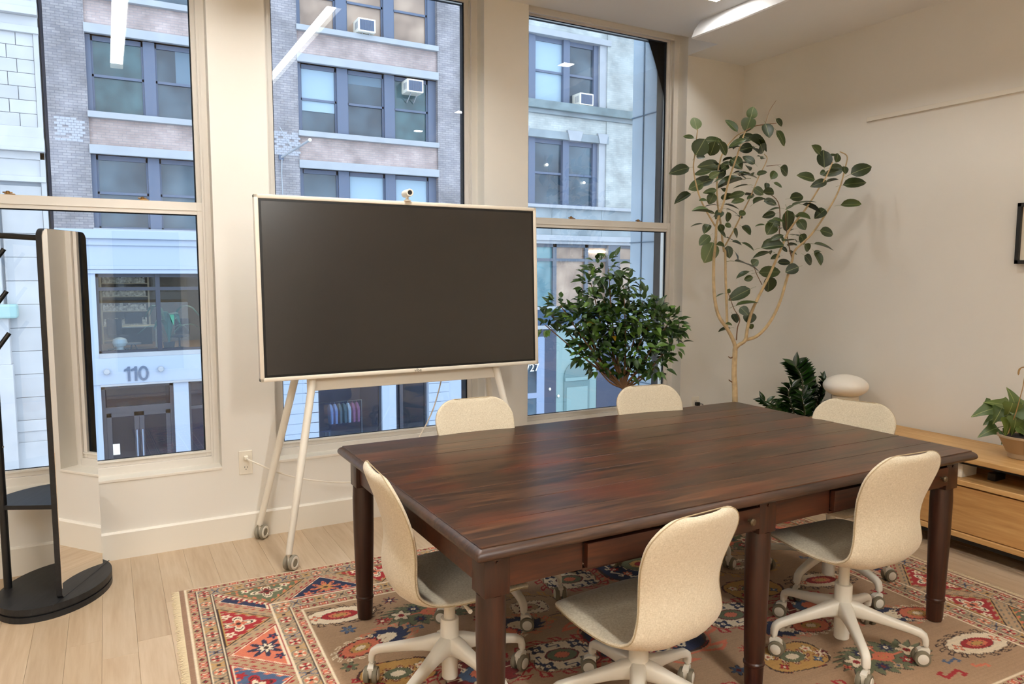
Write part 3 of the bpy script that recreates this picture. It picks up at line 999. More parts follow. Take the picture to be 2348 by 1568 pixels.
def chair_shell():
    # (y, z, half width, curl) from the front edge of the seat to the top of the back
    st = [(.232, .392, .150, .0), (.222, .408, .185, .004), (.19, .418, .205, .006), (.12, .416, .222, .010), (.03, .405, .228, .016), (-.06, .393, .224, .024), (-.125, .388, .214, .034),
          (-.170, .398, .205, .040), (-.204, .428, .202, .040), (-.216, .466, .197, .038), (-.214, .515, .186, .035), (-.207, .565, .179, .031), (-.209, .62, .184, .027), (-.223, .68, .197, .024), (-.246, .745, .202, .022), (-.270, .805, .200, .020), (-.282, .837, .200, .018)]
    pts = catmull(st, 52)
    th = .030
    nph = 30
    L = [0.0]
    for a, b in zip(pts[:-1], pts[1:]):
        L.append(L[-1] + math.hypot(b[0] - a[0], b[1] - a[1]))
    T = L[-1]
    rings = []
    seam_l, seam_r = [], []
    # extra stations close to both ends for the rounded corners
    ss = [0, .004, .010, .02] + [T * k / 40 for k in range(2, 38)] + [T - .075, T - .06, T - .045, T - .03, T - .018, T - .009, T - .003, T]
    for s in ss:
        i = min(max(np.searchsorted(L, s) - 1, 0), len(pts) - 2)
        f = (s - L[i]) / max(L[i + 1] - L[i], 1e-9)
        p = pts[i] * (1 - f) + pts[i + 1] * f
        tg = pts[min(i + 2, len(pts) - 1)] - pts[max(i - 1, 0)]
        tl = math.hypot(tg[0], tg[1])
        ty, tz = tg[0] / tl, tg[1] / tl
        ny, nz = tz, -ty          # towards the sitter
        hw, cl = p[2], p[3]
        e1 = (T - s)
        R = .112
        if e1 < R:
            hw = hw - R * .98 + math.sqrt(max(R * R - (R - e1) ** 2, 0)) * .98
            hw = max(hw, .06)
        tt = th * (1 if min(s, e1) > .016 else max(.18, math.sqrt(max(0, 1 - (1 - min(s, e1) / .016) ** 2))))
        ring = []
        for k in range(nph):
            a = 2 * PI * k / nph
            c, sn = math.cos(a), math.sin(a)
            ux = math.copysign(abs(c) ** .55, c)
            o = tt / 2 * math.copysign(abs(sn) ** .75, sn)
            x = hw * ux
            lift = cl * ux * ux
            q_ = o + lift
            ring.append((x, p[0] + ny * q_, p[1] + nz * q_))
        rings.append(ring)
        for sgn, lst in ((1, seam_r), (-1, seam_l)):
            x = sgn * (hw * .992 + .0004)
            q_ = cl - tt * .16
            lst.append((x, p[0] + ny * q_, p[1] + nz * q_))
    q = MB().loft(rings, True, False, False)
    q.bm.verts.ensure_lookup_table()
    vs_ = list(q.bm.verts)
    for ring in (vs_[:nph], vs_[-nph:]):
        m_ = nph // 2
        for k in range(m_):
            quad = []
            for v in (ring[k], ring[k + 1], ring[nph - k - 1], ring[(nph - k) % nph]):
                if v not in quad: quad.append(v)
            if len(quad) > 2: q.bm.faces.new(quad)
    shell = q.mesh('seat_shell', True, 60)
    # seam: up one side, over the top, down the other
    path = seam_l + list(reversed(seam_r))
    seam = MB().tube(path, .0019, 5).mesh('seam', True)
    return shell, seam

SHELL, SEAM = chair_shell()
SHELL.materials.append(M_FAB); SEAM.materials.append(M_SEAM)

def arm_mesh():
    secs = [(.020, .168, .030, .034), (.055, .166, .026, .030), (.10, .158, .022, .023), (.17, .144, .019, .018), (.24, .130, .0165, .0155), (.272, .122, .016, .0155), (.288, .112, .016, .014), (.294, .096, .0155, .012), (.295, .078, .014, .011)]
    # last three turn downward
    rings = []
    for i, (r, z, hw, hh) in enumerate(secs):
        ring = []
        turn = [0, 0, 0, 0, 0, .25, .75, 1.2, 1.45][i]
        for k in range(16):
            a = 2 * PI * k / 16
            c, s = math.cos(a), math.sin(a)
            u = hw * math.copysign(abs(c) ** .6, c); v = hh * math.copysign(abs(s) ** .6, s)
            base_t = -.14
            ang = base_t - turn
            ring.append((r - v * math.sin(ang), u, z + v * math.cos(ang)))
        rings.append(ring)
    return MB().loft(rings).mesh('base_arm', True, 50)
ARM = arm_mesh(); ARM.materials.append(M_CHW)
def castor_meshes():
    q = MB()
    q.lathe([(.0, .062), (.0065, .062), (.0065, .088), (0, .088)], (0, 0, 0), 10)
    rings = []
    for zz, y0, y1, hw in ((.020, -.004, .026, .010), (.045, -.012, .034, .011), (.060, -.014, .030, .0115), (.068, -.011, .018, .010)):
        rings.append([(-hw, y0 + .018 - .018, zz), (hw, y0, zz), (hw, y1, zz), (-hw, y1, zz)])
    q.loft(rings)
    body = q.mesh('castor', True, 40)
    tread = MB().lathe([(.02, -.0095), (.0285, -.0085), (.030, -.005), (.030, .005), (.0285, .0085), (.02, .0095)], (0, 0, 0), 28, 'X').mesh('wheel', True, 40)
    cap = MB().lathe([(.0, .0), (.0205, .0), (.0205, .0105), (.017, .0128), (.0, .0135)], (0, 0, 0), 24, 'X').mesh('wheel_cap', True, 40)
    return body, tread, cap
CBODY, CTREAD, CCAP = castor_meshes()
CBODY.materials.append(M_CHW); CTREAD.materials.append(M_RIM); CTREAD.materials.append(M_CHW); CCAP.materials.append(M_CHW)
# the hub face of the tread is enamel white: join tread and cap into one wheel mesh
def wheel_mesh():
    bm = bmesh.new()
    bm.from_mesh(CTREAD)
    n0 = len(bm.faces)
    bm.from_mesh(CCAP)
    bm.faces.ensure_lookup_table()
    for f in bm.faces[n0:]:
        f.material_index = 1
    me = bpy.data.meshes.new('wheel')
    bm.to_mesh(me); bm.free()
    me.materials.append(M_RIM); me.materials.append(M_CHW)
    me.polygons.foreach_set('use_smooth', [True] * len(me.polygons)); me.set_sharp_from_angle(angle=math.radians(40))
    return me
WHEEL = wheel_mesh()

def make_chair(label, loc, heading, lift, base_rot, cast_rot, proto=None):
    """heading: direction the sitter faces; lift: how far the gas lift is raised."""
    G = 'swivel chairs round the dining table'
    t = thing('swivel_chair', label, 'chair', loc, 0, G)
    hd = heading - PI / 2
    shell = link('seat_shell', SHELL, None, t, (0, 0, lift)); shell.rotation_euler = (0, 0, hd)
    link('seam', SEAM, None, shell)
    q = MB()
    q.lathe([(.030, .368), (.036, .384)], (0, .0, 0), 20); q.box((-.07, -.09, .378), (.07, .07, .392), .004)
    q.tube([(.06, .0, .383), (.16, .0, .378), (.205, .0, .378)], [.005, .005, .008], 8)
    mt = q.build('seat_mount', M_CHW, t, True, (0, 0, lift - .004)); mt.rotation_euler = (0, 0, hd)
    MB().lathe([(.0205, .05), (.0205, .372 + lift)], (0, 0, 0), 24).build('gas_lift', M_CHW, t, True)
    q = MB()
    q.lathe([(.0, .040), (.026, .040), (.029, .044), (.030, .13), (.042, .14), (.046, .165), (.040, .190), (.0335, .200), (.033, .262), (.031, .265), (.0205, .265)], (0, 0, 0), 32)
    q.build('column', M_CHW, t, True)
    for k in range(5):
        a = base_rot + 2 * PI * k / 5
        arm = link('base_arm', ARM, None, t); arm.rotation_euler = (0, 0, a)
        c = link('castor', CBODY, None, t, (.295 * math.cos(a), .295 * math.sin(a), 0)); c.rotation_euler = (0, 0, cast_rot[k])
        for s in (-1, 1):
            wl = link('wheel', WHEEL, None, c, (s * .0155, .014, .030))
            wl.rotation_euler = (0, 0, 0 if s > 0 else PI)
    return t
RZ = .0085
CH = [
    ('pale oatmeal upholstered swivel chair pushed in at the left end of the table', (1.03, 2.335, RZ), math.radians(-4), .0, -.03, (2.0, .4, 2.6, 1.2, 4.0)),
    ('pale oatmeal swivel chair at the table front, back to the camera, nearest of all', (1.522, 1.875, RZ), math.radians(95), -.060, .25, (2.2, 1.0, .4, 5.0, 3.3)),
    ('pale oatmeal swivel chair at the right of the table front, back to the camera', (2.53, 1.845, RZ), math.radians(87), .012, .297, (2.6, .6, 3.6, 1.9, .9)),
    ('pale oatmeal swivel chair on the window side of the table, below the display', (1.50, 2.875, RZ), math.radians(268), .058, .87, (.3, 2.2, 1.0, 4.2, 2.8)),
    ('oatmeal swivel chair on the window side of the table, before the bushy plant', (2.515, 2.86, RZ), math.radians(262), .046, .4, (1.7, 2.7, .2, 3.0, 5.1)),
    ('pale oatmeal swivel chair at the right end of the table, in front of the sideboard', (3.02, 2.29, RZ), math.radians(196), .018, .82, (.8, 3.1, 2.0, 1.3, 4.4)),
]
for a in CH:
    make_chair(*a)

# ------------------------------------------------------------------ display on its easel stand
M_TVW = mat('display enamel', srgb(238, 228, 210), .35)
M_SCREEN = mat('matt dark screen', srgb(37, 33, 29), .24, spec=.75)
M_BEZ = mat('screen border', srgb(12, 11, 10), .35)
M_LEGM = mat('easel enamel', srgb(240, 233, 218), .4)
tv = thing('display_board', 'large dark touchscreen in a white frame on a four-legged easel before the windows', 'screen', (1.455, 3.83, 0))
tl = math.radians(2.4)
cx, cz = 1.4575, 1.425          # centre of the front face
W2, H2 = .806, .4665
ux, uz, un = Vector((1, 0, 0)), Vector((0, math.sin(tl), math.cos(tl))), Vector((0, -math.cos(tl), math.sin(tl)))
C0 = Vector((cx - 1.455, 3.80 - 3.83, cz))
def tvp(x, z, n): return C0 + ux * x + uz * z + un * n
def slab(q, x0, x1, z0, z1, n0, n1, bev=0.0):
    q.obox(tvp((x0 + x1) / 2, (z0 + z1) / 2, (n0 + n1) / 2), ux, uz, un, (x1 - x0) / 2, (z1 - z0) / 2, (n1 - n0) / 2, bev)
q = MB()
B = .0215
slab(q, -W2, W2, H2 - B, H2, -.040, 0, .005); slab(q, -W2, W2, -H2, -H2 + B, -.040, 0, .005)
slab(q, -W2, -W2 + B, -H2, H2, -.040, 0, .005); slab(q, W2 - B, W2, -H2, H2, -.040, 0, .005)
q.build('frame', M_TVW, tv, True)
q = MB(); slab(q, -W2 + .01, W2 - .01, -H2 + .01, H2 - .01, -.055, -.012, .004); q.build('back_cover', M_TVW, tv)
q = MB(); slab(q, -W2 + B, W2 - B, -H2 + B, H2 - B, -.014, -.004); q.build('screen_border', M_BEZ, tv)
q = MB(); slab(q, -W2 + B + .012, W2 - B - .012, -H2 + B + .012, H2 - B - .012, -.006, -.0032); q.build('screen', M_SCREEN, tv)
# maker's mark on the lower frame
me = text_mesh('vibe', .026, .0006)
me.transform(Matrix.Rotation(-tl, 4, 'X')); lo = link('lettering', me, mat('grey print', srgb(130, 120, 100), .5), tv, tvp(.03, -H2 + B / 2, .0008)); lo['label'] = 'small grey lettering reading vibe'
# legs
def cone_leg(q, a, b, r0=.0165, r1=.0205):
    a, b = Vector(a), Vector(b)
    n = 6
    pts = [a.lerp(b, k / n) for k in range(n + 1)]
    q.tube([a + (a - b).normalized() * .012] + pts, [.004] + [r0 + (r1 - r0) * min(1, k / 2) for k in range(n + 1)], 14)
def rel(x, y, z): return (x - 1.455, y - 3.83, z)
LEGS = [((.748, 3.695, .088), (1.02, 3.905, 1.45)), ((2.175, 3.705, .088), (1.895, 3.905, 1.45)), ((.700, 4.228, .088), (.985, 3.925, 1.45)), ((2.225, 4.228, .088), (1.93, 3.925, 1.45))]
for a, b in LEGS:
    q = MB(); cone_leg(q, rel(*a), rel(*b)); q.build('leg', M_LEGM, tv, True)
q = MB(); q.box(rel(.895, 3.835, .888), rel(2.02, 3.855, .955), .004); q.build('crossbar', M_LEGM, tv)
q = MB(); q.box(rel(.98, 3.855, 1.2), rel(1.94, 3.90, 1.3), .004); q.box(rel(1.2, 3.845, 1.15), rel(1.26, 3.90, 1.6), .002); q.box(rel(1.65, 3.845, 1.15), rel(1.71, 3.90, 1.6), .002); q.build('mount', M_LEGM, tv)
M_GREYW = mat('grey castor rubber', srgb(148, 140, 122), .6)
for (a, b), rz in zip(LEGS, (-.80, -.5, -.75, -.6)):
    c = MB().lathe([(.005, .060), (.007, .066), (.007, .086), (.004, .090)], (0, 0, 0), 12)
    c.box((-.006, -.006, .030), (.006, .030, .070), .003)
    co = c.build('castor', M_LEGM, tv, True, rel(a[0], a[1], 0)); co.rotation_euler = (0, 0, rz)
    for s in (-1, 1):
        w_ = MB().lathe([(.016, -.009), (.027, -.010), (.0375, -.008), (.040, -.004), (.040, .004), (.0375, .008), (.034, .0095)], (0, 0, 0), 30, 'X').build('wheel', M_GREYW, co, True, (s * .0155, .016, .040))
        w_.data.materials.append(M_LEGM)
        q = MB(); q.lathe([(.0345, .004), (.0345, .0098), (.030, .0118), (.022, .0118), (.019, .006), (.0, .004)], (0, 0, 0), 28, 'X')
        h = q.build('wheel_hub', M_LEGM, co, True, (s * .0155, .016, .040)); h.rotation_euler = (0, 0, 0 if s > 0 else PI)
# webcam on top
wc = thing('webcam', 'small white cylindrical webcam on top of the display frame', 'camera', (1.452, 3.826, 1.893))
wc.rotation_euler = (0, 0, -.06)
q = MB(); q.lathe([(.018, 0.0), (.018, .004), (.009, .008), (.008, .022)], (0, 0, 0), 16); q.box((-.014, -.03, -.004), (.014, .02, .003), .002); q.build('clip', M_LEGM, wc, True)
q = MB(); q.lathe([(.015, .045), (.0195, .042), (.0205, .03), (.0205, -.05), (.0190, -.0535), (.013, -.0535), (.0125, -.050), (0, -.050)], (0, 0, .040), 28, 'Y'); q.build('body', M_LEGM, wc, True)
MB().lathe([(0, -.052), (.0115, -.0515), (.0122, -.0508), (.0, -.050)], (0, 0, .040), 20, 'Y').build('lens', M_BLACK, wc, True)

# ------------------------------------------------------------------ coat stand with a mirror
M_BLKW = wood('black stained oak', [srgb(14, 15, 18), srgb(24, 25, 28), srgb(34, 35, 38)], .5, 'X', 1.2, .05, .15)
M_BLKM = mat('black metal', srgb(16, 16, 17), .45)
M_MIRROR = mat('mirror', (.92, .92, .92, 1), .0, 1.0)
RO = Vector((-.233, 3.723, 0))
ang = math.atan2(.881, .472) + .050
rk = thing('coat_stand', 'black oval coat stand with a tall narrow mirror, shelf and pegs by the left window', 'coat stand', RO, ang)
# local axes: x along the mirror (front edge to back edge), y from mirror towards the pole
CUu, CNn, AU, AN = .178, .12, .292, .212
def oval(su=1.0, n=56, cut=None):
    out = []
    for k in range(n):
        a = 2 * PI * k / n
        x, y = CUu + AU * su * math.cos(a), CNn + AN * su * math.sin(a)
        if cut is not None: y = max(y, cut)
        out.append((x, y))
    return out
MB().prism(oval(1.0), 0.0, .026).build('base_lower', M_BLKW, rk)
MB().prism(oval(.965), .026, .034).build('base_gap', M_BLKM, rk)
MB().prism(oval(1.0), .034, .062).build('base_upper', M_BLKW, rk)
MB().box((-.085, -.0025, .0615), (.43, .0025, .0628)).build('base_groove', M_BLACK, rk)
ML, MZ0, MZ1 = .362, .062, 1.692
def rr_panel(y0, y1, inset, r):
    out = []
    x0, x1, z0, z1 = inset, ML - inset, MZ0 + inset, MZ1 - inset
    for cx_, cz_, a0 in ((x1 - r, z1 - r, 0), (x0 + r, z1 - r, PI / 2), (x0 + .012, z0 + .012, PI), (x1 - .012, z0 + .012, 1.5 * PI)):
        rr = r if a0 < PI else .012
        for k in range(7):
            a = a0 + PI / 2 * k / 6
            out.append((cx_ + rr * math.cos(a), cz_ + rr * math.sin(a)))
    return [[(x, y, z) for x, z in out] for y in (y0, y1)]
MB().loft(rr_panel(0.0, .024, 0, .036)).build('mirror_panel', M_BLKW, rk)
MB().loft(rr_panel(-.0035, .0, .0012, .035)).build('mirror', M_MIRROR, rk)
MB().tube([(.125, .306, .055), (.125, .306, 1.675)], .0165, 20).build('pole', M_BLKM, rk, True)
q = MB(); q.tube([(.125, .306, 1.668), (.125, .020, 1.652)], .0125, 14); q.build('top_rail', M_BLKM, rk, True)
MB().prism([(.112, .026)] + [(.112 + .365 * math.cos(a), .215 + .195 * math.sin(a)) for a in np.linspace(-PI / 2, PI / 2, 30) if True] + [(.112, .41)], .432, .452).build('shelf', M_BLKW, rk)
q = MB(); q.box((.115, .022, .395), (.16, .036, .434)); q.build('shelf_bracket', M_BLKM, rk)
M_SCREW = mat('screw', srgb(190, 190, 190), .3, 1.0)
M_PEG = mat('black peg', srgb(20, 20, 21), .4)
for z in (1.572, 1.385, 1.197):
    for sg, a in ((1, -.97), (-1, 2.2)):
        q = MB()
        dx, dy = math.cos(a), math.sin(a)
        q.tube([(.125, .306, z - .06), (.125 + dx * .065, .306 + dy * .065, z + .035)], .0098, 14)
        q.build('peg', M_PEG, rk, True)
MB().lathe([(0, 0), (.005, 0), (.005, .003), (0, .004)], (.125 - .0, .306 - .0195, .72), 10, 'Y').build('screw', M_SCREW, rk)

# ------------------------------------------------------------------ oak sideboard along the right wall
M_OAK = wood('light oak', [srgb(190, 142, 84), srgb(208, 162, 102), srgb(222, 182, 124)], .45, 'Y', .8, .06, .06)
M_OAKD = wood('oak drawer fronts', [srgb(178, 130, 74), srgb(198, 150, 92), srgb(214, 170, 110)], .45, 'Y', .6, .06, .06)
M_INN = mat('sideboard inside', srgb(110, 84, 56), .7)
SB = (3.945, 4.400, -1.35, 3.330)
sb = thing('sideboard', 'long low oak sideboard with open shelf above wide drawers, against the right wall', 'sideboard', ((SB[0] + SB[1]) / 2, (SB[2] + SB[3]) / 2, 0))
def sl(x, y, z): return (x - (SB[0] + SB[1]) / 2, y - (SB[2] + SB[3]) / 2, z)
def sbox(q, x0, x1, y0, y1, z0, z1, b=0.002): q.box(sl(x0, y0, z0), sl(x1, y1, z1), b); return q
sbox(MB(), SB[0] - .012, SB[1], SB[2], SB[3], .512, .540, .003).build('top', M_OAK, sb)
sbox(MB(), SB[0] - .008, SB[1], SB[2], SB[3] - .02, .385, .412, .003).build('shelf', M_OAK, sb)
sbox(MB(), SB[0] - .008, SB[1], SB[2], SB[3] - .02, .100, .128, .003).build('bottom', M_OAK, sb)
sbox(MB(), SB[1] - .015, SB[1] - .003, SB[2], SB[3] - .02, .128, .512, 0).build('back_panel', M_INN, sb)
q = MB(); sbox(q, SB[0], SB[1] - .02, SB[3] - .045, SB[3] - .02, .128, .385); sbox(q, SB[0], SB[1] - .02, SB[2], SB[2] + .025, .128, .385); q.build('side_panel', M_OAK, sb)
n = 3
yy = np.linspace(SB[2] + .025, SB[3] - .045, n + 1)
for i in range(n):
    sbox(MB(), SB[0] + .004, SB[0] + .024, yy[i] + .002, yy[i + 1] - .002, .132, .376, .002).build('drawer', M_OAKD, sb)
    y_ = yy[i] + .04
    sbox(MB(), SB[0] + .03, SB[0] + .05, y_, y_ + .02, .412, .512, 0).build('post', M_BLKM, sb)
    sbox(MB(), SB[1] - .06, SB[1] - .04, y_, y_ + .02, .412, .512, 0).build('post', M_BLKM, sb)
q = MB()
sbox(q, SB[0] + .03, SB[0] + .055, SB[2], SB[3] - .03, .492, .512, 0)
sbox(q, SB[0] + .05, SB[0] + .075, SB[2], SB[3] - .03, .06, .100, 0); sbox(q, SB[1] - .09, SB[1] - .065, SB[2], SB[3] - .03, .06, .100, 0)
for y_ in list(yy): 
    for x_ in (SB[0] + .05, SB[1] - .09): sbox(q, x_, x_ + .025, y_ - (.025 if y_ > 0 else 0), y_ + (0 if y_ > 0 else .025), 0, .1, 0)
q.build('metal_base', M_BLKM, sb)
# things on the open shelf
t = tag(MB().box((-.07, -.035, 0), (.07, .035, .085), .004).build('router_box', M_PLATE, None, False, (4.06, 2.262, .412)), 'small white box on the open shelf of the sideboard', 'box')
t = tag(MB().box((-.05, -.02, 0), (.05, .02, .04), .003).build('power_brick', M_BLACK, None, False, (4.12, 2.12, .412)), 'black power brick on the open shelf beside the small white box', 'adapter')

# ------------------------------------------------------------------ mushroom lamp
M_OPAL = mat('opal glass', srgb(244, 236, 222), .35)
lp = thing('table_lamp', 'white mushroom table lamp with a wide rounded shade on the oak sideboard', 'lamp', (4.185, 3.105, .540))
ell = [(max(.0, .138 * math.cos(a)), .238 + .073 * math.sin(a)) for a in np.linspace(-PI / 2, PI / 2, 26)]
MB().lathe(ell, (0, 0, 0), 40).build('shade', M_OPAL, lp, True)
MB().lathe([(.0, .0), (.078, .0), (.082, .004), (.082, .172), (.078, .176), (0, .176)], (0, 0, 0), 36).build('base', mat('frosted glass base', srgb(214, 202, 180), .3), lp, True)
MB().lathe([(.0821, .004), (.083, .006), (.083, .012), (.0821, .014)], (0, 0, 0), 36).build('foot_ring', M_BRASS, lp, True)

# ------------------------------------------------------------------ framed picture, mostly outside the frame
pf = thing('picture_frame', 'black framed picture on the right wall at the edge of view', 'picture', (XR, 1.99, 1.725))
q = MB()
for y0, y1, z0, z1 in ((-.25, .25, .145, .165), (-.25, .25, -.165, -.145), (-.25, -.23, -.165, .165), (.23, .25, -.165, .165)):
    q.box((-.030, y0, z0), (0, y1, z1), .001)
q.build('frame', M_BLACK, pf)
MB().box((-.012, -.235, -.15), (-.004, .235, .15)).build('mat_board', M_PLATE, pf)
MB().box((-.014, -.15, -.08), (-.011, .15, .08)).build('print', mat('grey print paper', srgb(150, 145, 150), .7, noise=.3, nscale=9), pf)

# ------------------------------------------------------------------ plants
def leafmat(name, c1, c2, rough=.35, vein=None):
    m = bpy.data.materials.new(name); m.use_nodes = True
    nt, N, L, P = nodes_of(m)
    oi = N.new('ShaderNodeObjectInfo')
    rp = N.new('ShaderNodeValToRGB')
    rp.color_ramp.elements[0].color = c1; rp.color_ramp.elements[1].color = c2
    L.new(oi.outputs['Random'], rp.inputs['Fac'])
    out = rp.outputs['Color']
    if vein:
        tc = N.new('ShaderNodeTexCoord'); sp = N.new('ShaderNodeSeparateXYZ'); L.new(tc.outputs['Object'], sp.inputs[0])
        ab = N.new('ShaderNodeMath'); ab.operation = 'ABSOLUTE'; L.new(sp.outputs['X'], ab.inputs[0])
        lt = N.new('ShaderNodeMath'); lt.operation = 'LESS_THAN'; lt.inputs[1].default_value = .018; L.new(ab.outputs[0], lt.inputs[0])
        mx = N.new('ShaderNodeMix'); mx.data_type = 'RGBA'; L.new(lt.outputs[0], mx.inputs[0]); L.new(out, mx.inputs[6]); mx.inputs[7].default_value = vein
        out = mx.outputs[2]
    L.new(out, P.inputs['Base Color'])
    P.inputs['Roughness'].default_value = rough
    MATS[name] = m
    return m

def leaf_mesh(name, shape, fold=.10, droop=.18, petiole=0.0, wave=0.0, nl=7):
    """Unit leaf: base at the origin, tip at y = 1, widest half width 0.5 (scaled per leaf)."""
    rows = []
    for i in range(nl + 1):
        t = i / nl
        w_ = shape(t)
        z = -droop * t * t
        wv = wave * math.sin(t * 9)
        rows.append([(-w_, t, z + fold * w_ * 2 + wv), (0, t, z), (w_, t, z + fold * w_ * 2 - wv)])
    bm = bmesh.new()
    vr = [[bm.verts.new(p) for p in r] for r in rows]
    for a, b in zip(vr[:-1], vr[1:]):
        for k in range(2):
            bm.faces.new((a[k], a[k + 1], b[k + 1], b[k]))
    bmesh.ops.solidify(bm, geom=bm.faces[:], thickness=.012)
    if petiole > 0:
        r = .012
        prev = None
        for y, z in ((-petiole, -.04), (-petiole * .5, .0), (0, 0)):
            ring = [bm.verts.new((r * math.cos(a), y, z + r * math.sin(a))) for a in (0, 2 * PI / 3, 4 * PI / 3)]
            if prev:
                for k in range(3): bm.faces.new((prev[k], prev[(k + 1) % 3], ring[(k + 1) % 3], ring[k]))
            prev = ring
    bmesh.ops.remove_doubles(bm, verts=bm.verts[:], dist=1e-5)
    bmesh.ops.recalc_face_normals(bm, faces=bm.faces[:])
    me = bpy.data.meshes.new(name)
    bm.to_mesh(me); bm.free()
    me.polygons.foreach_set('use_smooth', [True] * len(me.polygons))
    return me
oval_s = lambda t: .5 * max(.02, math.sin(PI * t ** .85) ** .62) if t < 1 else .02
lance_s = lambda t: .5 * max(.015, math.sin(PI * t ** .8)) if t < 1 else .01
heart_s = lambda t: .5 * max(.02, (1 - t) ** .75 * (1 + .35 * math.sin(PI * min(1, t * 3)))) if t < 1 else .01

def aim(o, base, direction, length, width, normal):
    """Place a unit leaf: base point, direction of the midrib, and roughly where its face looks."""
    y = Vector(direction).normalized()
    z = Vector(normal); z = z - y * z.dot(y)
    if z.length < 1e-4: z = y.orthogonal()
    z.normalize()
    x = y.cross(z)
    o.matrix_basis = Matrix(((x.x * width, y.x * length, z.x * length, base[0]), (x.y * width, y.y * length, z.y * length, base[1]), (x.z * width, y.z * length, z.z * length, base[2]), (0, 0, 0, 1)))

def pot(name, parent, r0, r1, h, material, soil=True, seg=36):
    MB().lathe([(0, 0), (r0, 0), (r0 + .004, .006), (r1, h - .006), (r1, h), (r1 - .012, h), (r1 - .014, h - .03), (0, h - .03)], (0, 0, 0), seg).build(name, material, parent, True)
    if soil:
        MB().lathe([(0, h - .030), (r1 - .015, h - .030), (r1 - .03, h - .022), (0, h - .018)], (0, 0, 0), 24).build('soil', mat('potting soil', srgb(48, 36, 26), .95, noise=.3, nscale=60), parent)

M_BARK = mat('pale bark', srgb(190, 164, 122), .8, noise=.2, nscale=30, bump=.4, bscale=60)
M_TWIG = mat('brown twig', srgb(120, 88, 58), .8)
M_FIC = leafmat('fig leaf', srgb(30, 44, 16), srgb(64, 80, 34), .4, srgb(128, 134, 86))
M_FICP = leafmat('pale and highlit fig leaf', srgb(84, 102, 58), srgb(100, 116, 72), .4, srgb(150, 156, 112))
M_BUSH = leafmat('bush leaf', srgb(34, 62, 22), srgb(92, 124, 44), .36)
M_ZZ = leafmat('glossy dark leaf', srgb(14, 34, 14), srgb(38, 66, 22), .22)
M_POT = mat('stone planter', srgb(200, 192, 178), .7)

# tall fig tree in the corner: branches and leaves measured from the photograph, each at its own distance
FD = 4.70
ft = thing('fig_tree', 'tall slender potted fig tree with bare pale branches in the room corner', 'plant', at_depth(1683, 1190, FD).xy.to_3d() + Vector((0, 0, .009)))
F0 = ft.location.copy()
pot('planter', ft, .13, .17, .36, M_POT)
cu_ = lambda x, y: (1520 + x / 3.92, 220 + y / 3.92)
cl_ = lambda x, y: (1520 + x / 3.92, 540 + y / 3.92)
fr = random.Random(21)
def fpt(p, dd=0.0):
    v = at_depth(p[0], p[1], FD + dd)
    if v.x > XR - .045: v *= 1; k_ = (XR - .045) / v.x; v = Vector((0, 0, CAM_H)) + (v - Vector((0, 0, CAM_H))) * k_
    if v.y > WY - .05: k_ = (WY - .05) / v.y; v = Vector((0, 0, CAM_H)) + (v - Vector((0, 0, CAM_H))) * k_
    return v - F0
BR = [
    ([cl_(645, 2400), cl_(648, 1480), cl_(640, 1250), cl_(648, 1050), cl_(650, 1010)], (.0180, .0155), 0, 0),
    ([cl_(650, 1010), cl_(635, 950), cl_(580, 840), cl_(500, 720), cl_(465, 560), cl_(455, 380), cl_(458, 200), cu_(460, 1454), cu_(475, 1300), cu_(480, 1180), cu_(500, 1090), cu_(545, 960), cu_(575, 830), cu_(610, 700), cu_(660, 560), cu_(700, 430), cu_(740, 320)], (.0125, .004), 0, -.05),
    ([cu_(735, 318), cu_(830, 270), cu_(930, 255), cu_(1020, 245)], (.004, .0025), -.05, -.02),
    ([cu_(740, 320), cu_(690, 340), cu_(640, 380), cu_(570, 460), cu_(520, 560), cu_(487, 750), cu_(490, 950), cu_(520, 1150), cu_(535, 1300), cu_(550, 1400), cl_(560, 150), cl_(565, 420), cl_(575, 700), cl_(575, 820)], (.003, .0090), .08, 0),
    ([cu_(470, 1170), cu_(400, 1050), cu_(340, 930), cu_(300, 800), cu_(275, 650), cu_(285, 540), cu_(300, 400), cu_(312, 300)], (.006, .003), -.01, -.09),
    ([cu_(560, 1345), cu_(640, 1200), cu_(730, 1020), cu_(790, 900), cu_(860, 730), cu_(935, 575), cu_(912, 520)], (.006, .003), .04, .10),
    ([cl_(655, 1012), cl_(680, 985), cl_(740, 940), cl_(760, 830), cl_(800, 680), cl_(870, 530), cl_(960, 350), cl_(1060, 120), cu_(1140, 1200), cu_(1280, 1020), cu_(1390, 850), cu_(1470, 720), cu_(1525, 595)], (.0125, .0035), 0, -.08),
    ([cl_(740, 940), cl_(850, 900), cl_(960, 780), cl_(1050, 600), cl_(1110, 400), cl_(1160, 230), cu_(1190, 1384), cu_(1330, 1250), cu_(1470, 1050), cu_(1580, 850), cu_(1640, 640), cu_(1655, 540), cu_(1590, 500)], (.0110, .0032), 0, .02),
    ([cl_(660, 940), cl_(670, 830), cl_(690, 750), cl_(640, 660), cl_(610, 580), cl_(588, 520)], (.004, .002), 0, -.08),
    ([cu_(1160, 1460), cu_(1120, 1280), cu_(1100, 1040)], (.004, .002), .02, -.08), ([cu_(1060, 1374), cu_(1045, 1300), cu_(1045, 980), cu_(940, 870), cu_(860, 840)], (.004, .002), 0, .09),
    ([cl_(890, 440), cl_(840, 340), cl_(820, 280)], (.003, .002), 0, -.06), ([cu_(920, 250), cu_(960, 130), cu_(1018, 40)], (.002, .0012), -.03, -.03), ([cu_(930, 630), cu_(1060, 618)], (.002, .0012), .09, .1),
    ([cl_(632, 1090), cl_(610, 1100), cl_(588, 1088)], (.005, .003), 0, -.01), ([cl_(632, 1320), cl_(610, 1310), cl_(592, 1296)], (.005, .003), 0, -.01),
]
